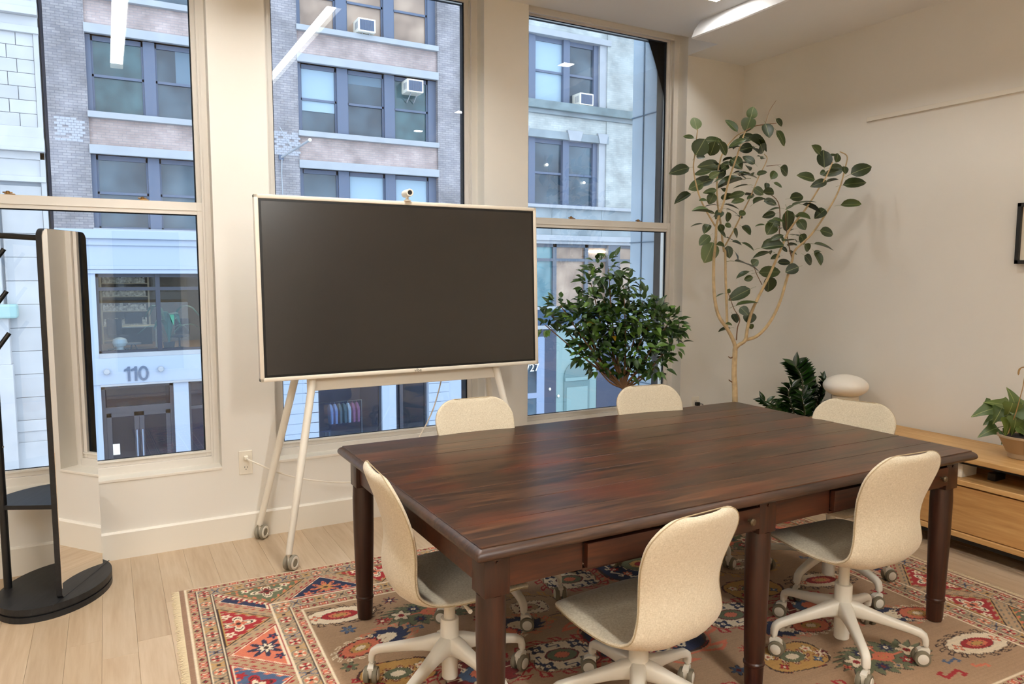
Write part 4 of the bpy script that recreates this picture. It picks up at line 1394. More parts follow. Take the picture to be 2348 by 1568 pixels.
branch_pts = []
for i, (pp, (r0, r1), d0, d1) in enumerate(BR):
    n = len(pp)
    P3 = [fpt(p, d0 + (d1 - d0) * k / (n - 1)) for k, p in enumerate(pp)]
    cm = catmull([tuple(p) for p in P3], max(8, n * 4))
    q = MB(); m_ = len(cm)
    q.tube([Vector(tuple(c)) for c in cm], [r0 + (r1 - r0) * k / (m_ - 1) for k in range(m_)], 10 if r0 > .008 or r1 > .008 else 6)
    q.build('trunk' if i == 0 else 'branch', M_BARK if max(r0, r1) > .005 else M_TWIG, ft, True)
    branch_pts += [Vector(tuple(c)) for c in cm]
LV = """295,250,110,80,-100,1 235,365,95,35,-160 330,470,150,120,-60 335,545,70,45,0 455,395,170,60,-5 450,465,120,90,110 540,465,130,60,60 165,657,150,80,170 185,915,150,60,150 625,270,140,60,-130
800,160,100,80,-70,1 770,250,120,100,110 940,300,110,80,70 1065,365,140,65,50 1040,235,80,40,50 750,375,150,60,-10 680,410,140,50,165 845,430,190,115,30 755,470,110,80,170 895,470,80,80,60 850,365,50,30,60
420,620,170,70,175 365,680,150,50,175 470,650,130,60,170 520,690,110,80,150 560,630,90,60,-40 655,605,120,90,40 740,600,110,30,-10 785,575,110,60,-140 455,715,90,50,-30,1 365,770,190,80,170 310,800,110,80,160
610,780,230,60,165 760,705,160,40,5 880,690,80,40,-20 990,715,80,55,-60 1090,670,90,80,40 1030,790,70,30,20 930,810,60,40,90 710,805,120,30,175 670,885,140,50,170 775,890,80,20,0 670,945,120,40,-15 855,850,90,60,30
945,865,100,60,0 430,855,110,40,170 440,915,90,70,120 570,900,60,90,90 610,985,130,35,10 440,975,100,25,-170 355,1035,150,45,-170,1 430,1045,70,25,10 620,1025,110,20,10 505,1065,80,60,130 585,1085,85,50,80 715,1050,70,45,-30
860,945,110,30,-30 960,950,110,50,20 1000,1010,110,30,180 960,1070,110,50,165 1200,910,120,70,-10 1240,950,190,15,-25 1330,1005,170,50,20 1420,1050,100,70,140 1130,1110,170,110,80 1255,1085,130,45,10 1245,1150,100,70,50
1010,1140,100,60,-160 970,1190,100,90,120 880,1160,80,20,180 1030,1265,110,40,165 395,1190,80,60,120 310,1155,100,15,175 590,1160,70,40,-10 520,1185,70,50,70 540,1240,70,50,30 660,1225,80,60,50 745,1205,100,70,40
380,1290,110,70,140 425,1390,160,125,110,1 515,1345,80,45,10 590,1395,100,60,80 610,1280,80,25,10 660,1320,80,20,15 760,1345,120,25,25 666,1425,80,25,50 975,1350,190,90,-10 1090,1375,60,30,40 895,1410,140,35,175
1015,1450,80,40,165 1085,1495,110,50,0 1260,1280,90,80,60 1290,1360,70,60,60 1440,1345,170,20,10 1310,1465,100,80,40 1390,1455,120,60,60 1390,1400,70,20,-20 1475,1220,130,70,10 1680,975,170,60,-5 1710,785,190,80,-10
1770,665,180,95,-25 1380,485,90,60,-130 1450,570,150,110,-90 1570,555,90,50,-70 1540,540,80,20,-5 1555,640,120,50,-10 1545,680,150,60,170 1440,690,50,40,170 1300,730,140,75,-160 1420,780,110,60,165 1510,765,100,30,-20
1635,660,60,50,70 750,1495,220,50,5 825,1500,60,60,-40 1120,1300,110,25,-20 960,1579,200,85,-5 950,1684,130,100,90 1170,1554,110,80,160 725,1589,110,25,165 775,1639,75,45,165 700,1774,190,90,155 510,1784,80,20,170
590,1754,40,30,-70 740,1864,180,40,-15 725,1924,80,65,40 645,1994,80,60,60 780,1989,90,90,90 795,2069,45,40,60 590,2054,60,25,10 560,2094,100,20,170"""
FL = [leaf_mesh('leaf', oval_s, f, d, .28, w_) for f, d, w_ in ((.10, .15, 0), (.05, .30, .015), (.22, .10, .01))]
FLP = [l.copy() for l in FL]
for l in FL: l.materials.append(M_FIC)
for l in FLP: l.materials.append(M_FICP)
for i, e in enumerate(LV.split()):
    v = [float(a) for a in e.split(',')]
    x, y, ln, wd_, an = v[:5]
    pale = len(v) > 5  # pale leaves, plus one with a highlight put into its colour
    L3 = ln / 3.92 / FPX * FD * 1.22
    W3 = wd_ / 3.92 / FPX * FD * 1.32
    a = math.radians(an)
    px, py = cu_(x, y)
    hx_, hy_ = math.cos(a) * ln / 3.92 / 2, math.sin(a) * ln / 3.92 / 2
    mid = at_depth(px, py, FD) - F0
    near = min(branch_pts, key=lambda b: ((b - mid).x ** 2 + (b - mid).y ** 2 + (b - mid).z ** 2))
    dd = fr.uniform(-.12, .12)
    dd2 = fr.uniform(-.04, .04)
    b3 = fpt((px - hx_, py - hy_), dd); t3 = fpt((px + hx_, py + hy_), dd + dd2)
    dirv = t3 - b3
    ratio = wd_ / ln
    if ratio < .33:                       # seen nearly edge-on: real width, face turned up
        nrm = Vector((fr.uniform(-.25, .25), fr.uniform(-.2, .2), 1)); W3 = L3 * .5
        nrm = nrm * .95 - AX_F * .28
    else:
        nrm = -AX_F + Vector((fr.uniform(-.3, .3), fr.uniform(-.3, .3), fr.uniform(.0, .6)))
    o = link('leaf', (FLP if pale else FL)[i % 3], None, ft)
    aim(o, b3, dirv, max(dirv.length * 1.12, L3 * .9), W3 if ratio >= .33 else W3, nrm)

for k in range(46):
    x, y = fr.choice([(fr.uniform(380, 720), fr.uniform(560, 1120)), (fr.uniform(930, 1240), fr.uniform(900, 1420)), (fr.uniform(600, 900), fr.uniform(360, 900))])
    px, py = cu_(x, y)
    dd = fr.uniform(-.16, .16)
    b3 = fpt((px, py), dd)
    a = fr.uniform(0, 2 * PI)
    ln = fr.uniform(.055, .085)
    dirv = AX_R * math.cos(a) + Vector((AX_F.x, AX_F.y, 0)) * math.sin(a) + Vector((0, 0, fr.uniform(-.3, .35)))
    o = link('leaf', FL[k % 3], None, ft)
    aim(o, b3, dirv, ln, ln * fr.uniform(.45, .6), Vector((fr.uniform(-.4, .4), fr.uniform(-.4, .4), 1)) - AX_F * .45)

# bushy plant in front of the right window
BD = 4.72
bt = thing('bushy_plant', 'dense dark green bushy potted plant in front of the right window', 'plant', at_depth(1432, 1200, BD).xy.to_3d())
B0 = bt.location.copy()
pot('planter', bt, .14, .18, .38, M_POT)
br = random.Random(4)
TOP = at_depth(1430, 890, BD) - B0
MB().tube([(0, 0, .34), (.01, 0, .5), tuple(TOP)], [.016, .014, .013], 10).build('trunk', mat('dark bark', srgb(86, 62, 46), .85, bump=.3), bt, True)
blobs = [((1395, 615), 46, 30, 24), ((1355, 650), 34, 26, 20), ((1430, 655), 34, 30, 20), ((1385, 690), 68, 34, 52), ((1340, 730), 60, 36, 52), ((1420, 735), 66, 40, 66), ((1490, 735), 58, 42, 62), ((1475, 690), 26, 26, 15),
         ((1530, 745), 34, 34, 30), ((1540, 785), 26, 26, 22), ((1370, 785), 62, 32, 56), ((1450, 790), 66, 34, 62), ((1350, 815), 40, 22, 24), ((1420, 835), 44, 20, 26), ((1490, 820), 44, 26, 26), ((1285, 700), 30, 22, 12), ((1265, 722), 24, 22, 9), ((1505, 705), 26, 22, 12), ((1440, 850), 34, 20, 16), ((1500, 845), 30, 20, 12), ((1365, 838), 24, 16, 10), ((1325, 740), 34, 26, 20), ((1250, 745), 14, 22, 4), ((1400, 740), 60, 40, 50)]
BL = [leaf_mesh('leaf', lance_s, .14, .25, .12), leaf_mesh('leaf', lance_s, .06, .12, .12)]
for l in BL: l.materials.append(M_BUSH)
M_YEL = leafmat('yellowing leaf', srgb(176, 142, 30), srgb(190, 150, 40), .4)
BY = BL[0].copy(); BY.materials.clear(); BY.materials.append(M_YEL)
tips = []
rest = bmesh.new()
cnt = 0
todo = []
for (px, py), rx, ry, n in blobs:
    ctr = at_depth(px, py, BD + br.uniform(-.03, .05)) - B0
    mid = (TOP + ctr) / 2 + Vector((br.uniform(-.03, .03), br.uniform(-.03, .03), -.03))
    cm = catmull([tuple(TOP), tuple(mid), tuple(ctr)], 9)
    MB().tube([Vector(tuple(c)) for c in cm], [.0085 - .0007 * k for k in range(9)], 6).build('branch', M_TWIG, bt, True)
    sx, sz = rx / FPX * BD, ry / FPX * BD
    for k in range(int(n * 2.3)):
        while True:
            u = Vector((br.uniform(-1, 1), br.uniform(-1, 1), br.uniform(-1, 1)))
            if u.length <= 1: break
        pos = ctr + AX_R * (u.x * sx) + Vector((AX_F.x, AX_F.y, 0)).normalized() * (u.y * (sx + .03)) - AX_D * (-u.z * sz) * -1
        todo.append((u.y, pos, ctr))
todo.sort(key=lambda a: a[0])
for k, (dep, pos, ctr) in enumerate(todo):
    out = (pos - ctr)
    out = out.normalized() if out.length > 1e-3 else Vector((0, 0, 1))
    dirv = out * .75 + Vector((br.uniform(-.5, .5), br.uniform(-.5, .5), br.uniform(-.35, .55)))
    nrm = Vector((br.uniform(-.5, .5), br.uniform(-.5, .5), 1)) - AX_F * .6
    ln = br.uniform(.052, .076)
    pos.y = min(pos.y, WY - .06 - B0.y)
    if k < 298:
        o = link('leaf', BY if k in (40, 180) else BL[k % 2], None, bt)
        aim(o, pos, dirv, ln, ln * br.uniform(.40, .52), nrm)
    else:
        tmp = bpy.data.objects.new('tmp', None)
        aim(tmp, pos, dirv, ln, ln * .46, nrm)
        n0 = len(rest.verts)
        rest.from_mesh(BL[k % 2])
        rest.verts.ensure_lookup_table()
        for v in rest.verts[n0:]: v.co = tmp.matrix_basis @ v.co
        bpy.data.objects.remove(tmp)
me = bpy.data.meshes.new('foliage'); rest.to_mesh(me); rest.free()
me.polygons.foreach_set('use_smooth', [True] * len(me.polygons))
o = link('foliage', me, M_BUSH, bt); o['kind'] = 'stuff'

# glossy plant with feathered stems beyond the sideboard's end
ZD = 5.08
zt = thing('zz_plant', 'glossy dark green plant with feather-like stems, between the fig tree and the lamp', 'plant', at_depth(1845, 1130, ZD).xy.to_3d())
Z0 = zt.location.copy()
pot('planter', zt, .08, .10, .30, mat('charcoal pot', srgb(60, 58, 56), .6))
ZL = [leaf_mesh('leaf', lance_s, .10, .10), leaf_mesh('leaf', lance_s, .18, .2)]
for l in ZL: l.materials.append(M_ZZ)
M_ZST = mat('green stalk', srgb(62, 60, 30), .5)
stems = [([(1845, 990), (1842, 900), (1835, 860), (1822, 838)], 15, .082, 0, .0), ([(1848, 990), (1850, 940), (1860, 900), (1858, 868)], 13, .062, .05, .6), ([(1852, 990), (1870, 940), (1882, 905), (1886, 866)], 17, .060, -.03, .9), ([(1840, 990), (1818, 940), (1808, 905), (1815, 885)], 11, .070, -.06, .3),
         ([(1850, 990), (1845, 955), (1842, 930), (1838, 905)], 10, .065, -.10, .2), ([(1838, 990), (1800, 945), (1775, 932), (1748, 918)], 8, .060, -.02, .1), ([(1842, 990), (1805, 955), (1790, 942), (1772, 936)], 8, .06, -.05, .4), ([(1858, 990), (1885, 955), (1896, 940), (1908, 922)], 11, .05, .02, .4), ([(1848, 990), (1862, 950), (1866, 925), (1868, 890)], 11, .055, .1, .5)]
for pp, n, ll, dd, tw in stems:
    P3 = [at_depth(p[0], p[1], ZD + dd * (k / 3)) - Z0 for k, p in enumerate(pp)]
    P3[0] = Vector((P3[0].x * .3, P3[0].y * .3, .27))
    cm = [Vector(tuple(c)) for c in catmull([tuple(p) for p in P3], 18)]
    st_ = MB().tube(cm, [.006 - .00022 * k for k in range(18)], 7).build('stem', M_ZST, zt, True)
    for k in range(n):
        f = .2 + .8 * k / (n - 1)
        j = min(int(f * 17), 16)
        p = cm[j]; tdir = (cm[min(j + 1, 17)] - cm[max(j - 1, 0)]).normalized()
        for s in (-1, 1):
            sd = (AX_R * math.cos(tw) + Vector((AX_F.x, AX_F.y, 0)) * math.sin(tw)) * s
            o = link('leaf', ZL[k % 2], None, st_)
            dv = tdir * (.62 if k < n - 1 else 1.4) + sd * .9 + Vector((0, 0, br.uniform(-.05, .1)))
            aim(o, p, dv, 1.4 * ll * (1.1 - .35 * abs(f - .55)), 1.4 * ll * .38, tdir * .6 - AX_F * .8 + Vector((0, 0, .4)))

# trailing plant in a beige bowl at the right edge
pt = thing('potted_pothos', 'heart-leaved green plant in a beige bowl pot on the oak sideboard', 'plant', (4.185, 2.035, .540))
M_BOWL = mat('beige plastic pot', srgb(176, 152, 122), .55)
MB().lathe([(0, 0), (.060, 0), (.064, .004), (.068, .03), (.074, .034), (.110, .108), (.117, .112), (.118, .122), (.112, .124), (.106, .112), (0, .108)], (0, 0, 0), 40).build('pot', M_BOWL, pt, True)
MB().lathe([(0, .104), (.105, .108), (.07, .118), (0, .122)], (0, 0, 0), 24).build('soil', mat('dark soil', srgb(38, 30, 24), .95, noise=.3, nscale=60), pt)
M_PO = leafmat('pothos leaf', srgb(62, 84, 40), srgb(110, 126, 58), .35, srgb(140, 150, 90))
HL = [leaf_mesh('leaf', heart_s, .16, .35), leaf_mesh('leaf', heart_s, .05, .5)]
for l in HL: l.materials.append(M_PO)
pr_ = random.Random(8)
P0 = Vector((4.185, 2.035, .540))
lv = [((2262, 940), (-1, .15), .12), ((2300, 925), (-.7, -.5), .12), ((2275, 960), (-.8, .5), .085), ((2272, 985), (-1, .3), .10), ((2312, 975), (-.2, 1), .10), ((2330, 970), (.2, 1), .10), ((2335, 935), (.5, -.6), .12), ((2318, 940), (.1, .9), .10), ((2290, 950), (-.4, .8), .09), ((2345, 960), (.7, .7), .11), ((2325, 915), (0, -1), .11), ((2350, 985), (.8, .5), .11), ((2365, 940), (.9, -.2), .12), ((2380, 970), (1, .4), .11), ((2310, 1000), (-.5, .8), .08)]
for k, ((px, py), (dx, dz), ln) in enumerate(lv):
    xd = 4.10 + pr_.uniform(-.03, .12)
    p = at_x(px, py, xd) - P0
    d = AX_R * dx + AX_D * dz + Vector((pr_.uniform(-.3, .1), pr_.uniform(-.2, .2), 0))
    base = p - d.normalized() * ln * .4
    o = link('leaf', HL[k % 2], None, pt)
    aim(o, base, d, ln, ln * .85, -AX_F * .7 + Vector((0, 0, .7)))
    MB().tube([(0, 0, .11), tuple(Vector((base.x * .5, base.y * .5, (base.z + .16) / 2 + .02))), tuple(base)], [.003, .0025, .0018], 5).build('stem', M_ZST, pt, True)
M_STAKE = mat('dry stalk', srgb(168, 132, 84), .7)
def rp_(px, py, x=4.10): return tuple(at_x(px, py, x) - P0)
MB().tube([rp_(2311, 995), rp_(2330, 945), rp_(2345, 890), rp_(2350, 860)], .0022, 6).build('stake', M_STAKE, pt, True)
cm = catmull([rp_(2335, 860), rp_(2337, 848), rp_(2345, 842), rp_(2356, 845), rp_(2362, 870), rp_(2360, 930), rp_(2350, 990)], 24)
MB().tube([Vector(tuple(c)) for c in cm], [.0015] + [.0045] * 5 + [.003] * 18, 7).build('dry_stem', M_STAKE, pt, True)

# ------------------------------------------------------------------ the street outside
GY = 24.0
GZ = -4.75
M_ASPH = mat('lightened asphalt', srgb(150, 152, 156), .9, noise=.15, nscale=6)  # unseen road, lightened to bounce daylight up to the ceiling
M_PAVE = mat('lightened pavement concrete', srgb(200, 202, 206), .9, noise=.08, nscale=3)  # lightened for the same bounce light
struct(MB().box((-40, 8.5, GZ - .3), (60, 20.5, GZ)).build('road', M_ASPH))
struct(MB().box((-40, 20.5, GZ - .3), (60, GY + 14, GZ + .14), .02).build('pavement', M_PAVE))
struct(MB().box((-40, WY + .4, GZ - .3), (60, 8.5, GZ + .14), .02).build('pavement', M_PAVE))
M_BRK = brickmat('grey brown brick', srgb(148, 142, 142), srgb(130, 125, 128), srgb(110, 107, 112))
M_SPN = brickmat('pink brick', srgb(172, 154, 148), srgb(160, 141, 136), srgb(146, 136, 136))
M_SLT = mat('painted stone band', srgb(158, 160, 164), .8, noise=.06, nscale=2)
M_WSTN = mat('pale limestone', srgb(176, 174, 174), .85, noise=.07, nscale=1.5, rand=.06)
M_JNT = mat('stone joints', srgb(140, 144, 150), .9)
M_WF = mat('slate window paint', srgb(88, 98, 118), .6)
M_WFD = mat('charcoal window paint', srgb(52, 54, 64), .5)
M_PNL = mat('pale blue panel', srgb(158, 168, 184), .6)
def pane_mat(name, c1, c2, sc=.8):
    m = mat(name, c1, .08, spec=.6)
    nt, N, L, P = nodes_of(m)
    g = N.new('ShaderNodeNewGeometry'); nz = N.new('ShaderNodeTexNoise'); nz.inputs['Scale'].default_value = sc; nz.inputs['Detail'].default_value = 2
    L.new(g.outputs['Position'], nz.inputs['Vector'])
    rp = N.new('ShaderNodeValToRGB'); rp.color_ramp.elements[0].position = .35; rp.color_ramp.elements[1].position = .7
    rp.color_ramp.elements[0].color = c1; rp.color_ramp.elements[1].color = c2
    L.new(nz.outputs['Fac'], rp.inputs['Fac']); L.new(rp.outputs['Color'], P.inputs['Base Color'])
    return m
M_PANE = pane_mat('dim window glass', srgb(40, 54, 66), srgb(80, 98, 110))
M_PANEG = pane_mat('green window glass', srgb(34, 60, 66), srgb(62, 94, 100), 1.6)
M_PANEW = pane_mat('warm lit window glass', srgb(120, 96, 80), srgb(176, 150, 128), 1.0)
M_BLIND = mat('window blind', srgb(150, 170, 184), .8)
M_BLINDG = mat('grey blind', srgb(100, 118, 132), .8)
M_STOREG = glass('shop glass', (.80, .88, .95), .9)
M_IN_W = mat('office wall', srgb(120, 112, 104), .9)
M_IN_F = mat('office floor', srgb(150, 110, 72), .6)
M_IN_D = mat('shop interior', srgb(70, 70, 104), .9)
M_BULB = emit('lit bulb', (1, .93, .82), 9.0)
M_GLOW = emit('office strip light', (1, .86, .66), 40.0)

# ---- brick building with three-light windows
bm_ = thing('brick_building', 'grey brown brick building across the street with slate blue windows and pale shopfront', 'building', (4.5, GY, GZ))
def B(x, y, z): return (x - 4.5, y - GY, z - GZ)
def bbox_(q, x0, x1, y0, y1, z0, z1, bev=0.0): q.box(B(x0, y0, z0), B(x1, y1, z1), bev); return q
X0_, X1_ = -1.19, 11.19
BAYS = [(-.23, 4.55), (5.53, 10.27)]
ROWS = [(2.72, 4.78), (5.94, 8.05), (9.17, 11.25), (12.35, 14.4)]
RD = .26
q = MB()
for a, b in ((X0_, BAYS[0][0]), (BAYS[0][1], BAYS[1][0]), (BAYS[1][1], X1_)):
    bbox_(q, a, b, GY, GY + 1.0, 2.55, 16.0)
q.build('brick_pier', M_BRK, bm_)
q = MB()
for a, b in BAYS:
    for (z0, z1), (z2, z3) in zip(ROWS[:-1], ROWS[1:]):
        bbox_(q, a, b, GY + .09, GY + .9, z1, z2)
    bbox_(q, a, b, GY + .09, GY + .9, ROWS[-1][1], 16)
q.build('brick_spandrel', M_SPN, bm_)
for a, b in BAYS:
    for (z0, z1) in ROWS:
        bbox_(MB(), a - .02, b + .02, GY - .05, GY + .3, z1, z1 + .25, .01).build('lintel', M_SLT, bm_)
        bbox_(MB(), a - .02, b + .02, GY - .07, GY + .4, z0 - .17, z0, .01).build('windowsill', M_SLT, bm_)
LIGHTS = [[(.13, 1.44), (1.74, 2.98), (3.28, 4.46)], [(.12, 1.28), (1.63, 2.88), (3.23, 4.46)]]
# dark rooms behind, window by window
PM = {(0, 1): (M_PANEG, M_PANE, M_PANE), (0, 0): (M_PANE, M_PANE, M_PANE), (1, 1): (M_PANE, M_PANE, M_PANEG), (1, 2): (M_PANEW, M_PANEW, M_PANEW), (1, 0): (M_PANE, M_BLIND, M_BLIND), (0, 2): (M_PANE,) * 3, (0, 3): (M_PANE,) * 3, (1, 3): (M_PANE,) * 3}
for bi, (a, b) in enumerate(BAYS):
    for ri, (z0, z1) in enumerate(ROWS):
        for li, (l0, l1) in enumerate(LIGHTS[bi]):
            x0, x1 = a + l0, a + l1
            q = MB()
            y0 = GY + RD
            # mullion to the right, jambs, head with shadow gap
            left = a if li == 0 else a + LIGHTS[bi][li - 1][1]
            right = x1
            bbox_(q, left, x0, y0 - .10, y0 + .2, z0, z1)
            if li == 2: bbox_(q, x1, b, y0 - .06, y0 + .2, z0, z1)
            bbox_(q, x0, x1, y0, y0 + .1, z1 - .13, z1); bbox_(q, x0, x1, y0, y0 + .1, z0, z0 + .06)
            zm = z0 + (z1 - z0) * .49
            bbox_(q, x0, x1, y0 + .0, y0 + .1, zm - .035, zm + .035)
            bbox_(q, x0, x0 + .05, y0, y0 + .1, z0, z1); bbox_(q, x1 - .05, x1, y0, y0 + .1, z0, z1)
            wn = q.build('window', M_WF, bm_)
            pm = PM[(bi, ri)][li]
            bbox_(MB(), x0 + .04, x1 - .04, y0 + .05, y0 + .07, zm, z1 - .1).build('pane', pm, wn)
            bbox_(MB(), x0 + .04, x1 - .04, y0 + .07, y0 + .09, z0 + .04, zm).build('pane', M_PANE if pm in (M_BLIND,) and False else pm, wn)
            if (bi, ri, li) in ((1, 1, 0), ):
                bbox_(MB(), x0 + .06, x1 - .06, y0 + .044, y0 + .049, zm - .35, z1 - .12).build('blind', M_BLIND, wn)
            if (bi, ri, li) in ((1, 1, 1), ):
                bbox_(MB(), x0 + .06, x1 - .06, y0 + .044, y0 + .049, z1 - .42, z1 - .12).build('blind', M_BLINDG, wn)
            if (bi, ri, li) in ((0, 1, 1),):
                bbox_(MB(), x0 + .55, x1 - .06, y0 + .044, y0 + .049, zm, z1 - .12).build('blind', M_BLINDG, wn)
# storefront: cornice bands, fascia, glazing
q = MB()
bbox_(q, X0_, X1_, GY - .22, GY + .6, 2.42, 2.68, .02); bbox_(q, X0_, X1_, GY - .12, GY + .6, 2.24, 2.42, .01); bbox_(q, X0_, X1_, GY - .06, GY + .5, 1.66, 2.24); bbox_(q, X0_, X1_, GY - .11, GY + .5, 1.56, 1.66, .01); bbox_(q, X0_, X1_, GY - .08, GY + .5, 1.44, 1.56, .01)
q.build('cornice', M_PNL, bm_)
q = MB()
for a, b in ((X0_, -.27), (4.6, 5.5), (10.28, X1_)):
    bbox_(q, a, b, GY - .03, GY + .6, GZ, 1.44)
for a, b in ((1.63, 2.04), (8.12, 8.62), (9.80, 10.3)):
    bbox_(q, a, b, GY - .01, GY + .3, GZ, -1.76)
q.build('shopfront_pier', M_PNL, bm_)
q = MB()
for z in np.arange(-4.4, -1.2, .33):
    for a, b in ((5.43, 5.93), (9.82, 10.62)): bbox_(q, a, b, GY - .05, GY - .02, z, z + .31, .006)
    bbox_(q, 4.6, 5.43, GY - .05, GY - .02, z, z + .31, .006)
q.build('siding', M_PNL, bm_)
bbox_(MB(), X0_, X1_, GY - .06, GY + .4, -1.74, -.98, .008).build('fascia', M_PNL, bm_)
bbox_(MB(), -.27, 4.6, GY - .09, GY + .3, -1.80, -1.74, .008).build('fascia_trim', M_SLT, bm_)
bbox_(MB(), -.27, 4.6, GY - .05, GY + .3, -.98, -.85, .008).build('windowsill', M_SLT, bm_)
M_NUM = mat('grey number', srgb(84, 96, 116), .5)
def digit(kind, x):
    q = MB(); t_ = .062
    if kind == '1':
        P = [(-.01, -.21), (.052, -.21), (.052, .21), (-.0, .21), (-.03, .165), (-.10, .13), (-.10, .075), (-.01, .11)]
        q.loft([[B(x + a, y, -1.46 + b) for a, b in P] for y in (GY - .095, GY - .06)])
    else:
        n = 28
        for k in range(n):
            a0, a1 = 2 * PI * k / n, 2 * PI * (k + 1) / n
            P = [(.135 * math.cos(a0), .215 * math.sin(a0)), (.135 * math.cos(a1), .215 * math.sin(a1)), (.075 * math.cos(a1), .158 * math.sin(a1)), (.075 * math.cos(a0), .158 * math.sin(a0))]
            q.loft([[B(x + a, y, -1.46 + b) for a, b in P] for y in (GY - .095, GY - .06)], True, True, True)
        bmesh.ops.remove_doubles(q.bm, verts=q.bm.verts[:], dist=1e-4)
    return q.build('digit', M_NUM, bm_)
digit('1', .44).__setitem__('label', 'raised grey numeral 1'); digit('1', .62).__setitem__('label', 'raised grey numeral 1'); digit('0', .84).__setitem__('label', 'raised grey numeral 0')
for x in (-.1, 1.30):
    MB().lathe([(0, -.16), (.07, -.15), (.085, -.10), (.08, -.03), (.04, 0), (0, 0)], B(x, GY - .06, -1.36), 16, 'Y').build('spotlight', M_SLT, bm_, True)
def glazing(x0, x1, z0, z1, vb, hb, name='shop_window', depth=.12, mt=M_WFD, gm=M_STOREG, t=.07):
    q = MB(); y0 = GY + depth
    bbox_(q, x0, x1, y0, y0 + .1, z1 - t * 1.5, z1); bbox_(q, x0, x1, y0, y0 + .1, z0, z0 + t); bbox_(q, x0, x0 + t, y0, y0 + .1, z0, z1); bbox_(q, x1 - t, x1, y0, y0 + .1, z0, z1)
    for v in vb: bbox_(q, v - .06, v + .06, y0 - .02, y0 + .1, z0, z1)
    for h in hb: bbox_(q, x0, x1, y0 - .01, y0 + .1, h - .05, h + .05)
    o = q.build(name, mt, bm_)
    vs = [x0] + list(vb) + [x1]; hs = [z0] + list(hb) + [z1]
    for a, b in zip(vs[:-1], vs[1:]):
        for c, d in zip(hs[:-1], hs[1:]):
            bbox_(MB(), a + .03, b - .03, y0 + .04, y0 + .06, c + .02, d - .02).build('pane', gm, o)
    return o
glazing(-.27, 4.6, -.85, 1.44, (1.32, 3.0), (1.0,))
glazing(5.5, 10.28, -.85, 1.44, (7.1, 8.7), (1.0,))
glazing(2.04, 4.6, GZ + .14, -1.76, (3.3,), (-2.62,))
glazing(5.93, 8.12, GZ + .14, -1.76, (), ())
glazing(8.62, 9.80, GZ + .14, -1.76, (8.85,), ())
# entrance: transom light and double door
q = MB(); y0 = GY + .14
bbox_(q, -.27, 1.63, y0, y0 + .12, -1.90, -1.74); bbox_(q, -.27, -.17, y0, y0 + .12, GZ, -1.74); bbox_(q, 1.53, 1.63, y0, y0 + .12, GZ, -1.74); bbox_(q, -.17, 1.53, y0, y0 + .12, -2.62, -2.44)
en = q.build('entrance_frame', M_WFD, bm_)
bbox_(MB(), -.15, 1.51, y0 + .05, y0 + .07, -2.46, -1.88).build('pane', M_STOREG, en)
for x0, x1 in ((-.17, .68), (.68, 1.53)):
    q = MB(); bbox_(q, x0 + .005, x0 + .13, y0 + .02, y0 + .08, GZ + .15, -2.62); bbox_(q, x1 - .13, x1 - .005, y0 + .02, y0 + .08, GZ + .15, -2.62); bbox_(q, x0, x1, y0 + .02, y0 + .08, -2.74, -2.62); bbox_(q, x0, x1, y0 + .02, y0 + .08, GZ + .15, GZ + .4)
    dd = q.build('entrance_door', M_WFD, bm_)
    bbox_(MB(), x0 + .12, x1 - .12, y0 + .045, y0 + .055, GZ + .38, -2.72).build('pane', M_STOREG, dd)
    xh = x1 - .075 if x1 < 1 else x0 + .075
    MB().tube([B(xh, y0 - .05, -4.1), B(xh, y0 - .05, -3.15)], .022, 10).build('door_handle', mat('steel bar', srgb(150, 160, 178), .3, .8), dd, True)
bbox_(MB(), -.08, .14, y0 + .036, y0 + .042, -3.86, -3.54).build('notice', M_PLATE, bm_)
# rooms behind the glass
q = MB()
bbox_(q, -.27, 4.6, GY + 5.0, GY + 5.1, -1.1, 1.6); bbox_(q, -.37, -.27, GY + .3, GY + 5.1, -1.1, 1.6); bbox_(q, 4.6, 4.7, GY + .3, GY + 5.1, -1.1, 1.6); bbox_(q, -.27, 4.6, GY + .3, GY + 5.1, 1.5, 1.6)
q.build('room_wall', M_IN_W, bm_)
bbox_(MB(), -.27, 4.6, GY + .3, GY + 5.1, -1.2, -.98).build('room_floor', M_IN_F, bm_)
for x in (.3, 1.9, 3.4): bbox_(MB(), x, x + 1.1, GY + 2.2, GY + 2.35, 1.46, 1.49).build('strip_light', M_GLOW, bm_)
q = MB()
for a, b in ((-.27, 1.63), (1.63, 4.6), (5.43, 8.3), (8.5, 9.9)):
    bbox_(q, a, b, GY + 3.0, GY + 3.1, GZ, -1.2); bbox_(q, a, b, GY + .3, GY + 3.1, GZ, GZ + .05); bbox_(q, a, a + .05, GY + .3, GY + 3.1, GZ, -1.2); bbox_(q, b - .05, b, GY + .3, GY + 3.1, GZ, -1.2); bbox_(q, a, b, GY + .3, GY + 3.1, -1.3, -1.2)
bbox_(q, 5.5, 10.28, GY + 2.5, GY + 2.6, -1.1, 1.6); bbox_(q, 5.5, 10.28, GY + .4, GY + 2.6, -1.1, -.9); bbox_(q, 5.5, 10.28, GY + .4, GY + 2.6, 1.5, 1.6)
q.build('room_wall', M_IN_D, bm_)
for a in (5.9, 8.7): bbox_(MB(), a, a + 1.2, GY + 1.4, GY + 1.5, -1.36, -1.32).build('strip_light', M_GLOW, bm_)

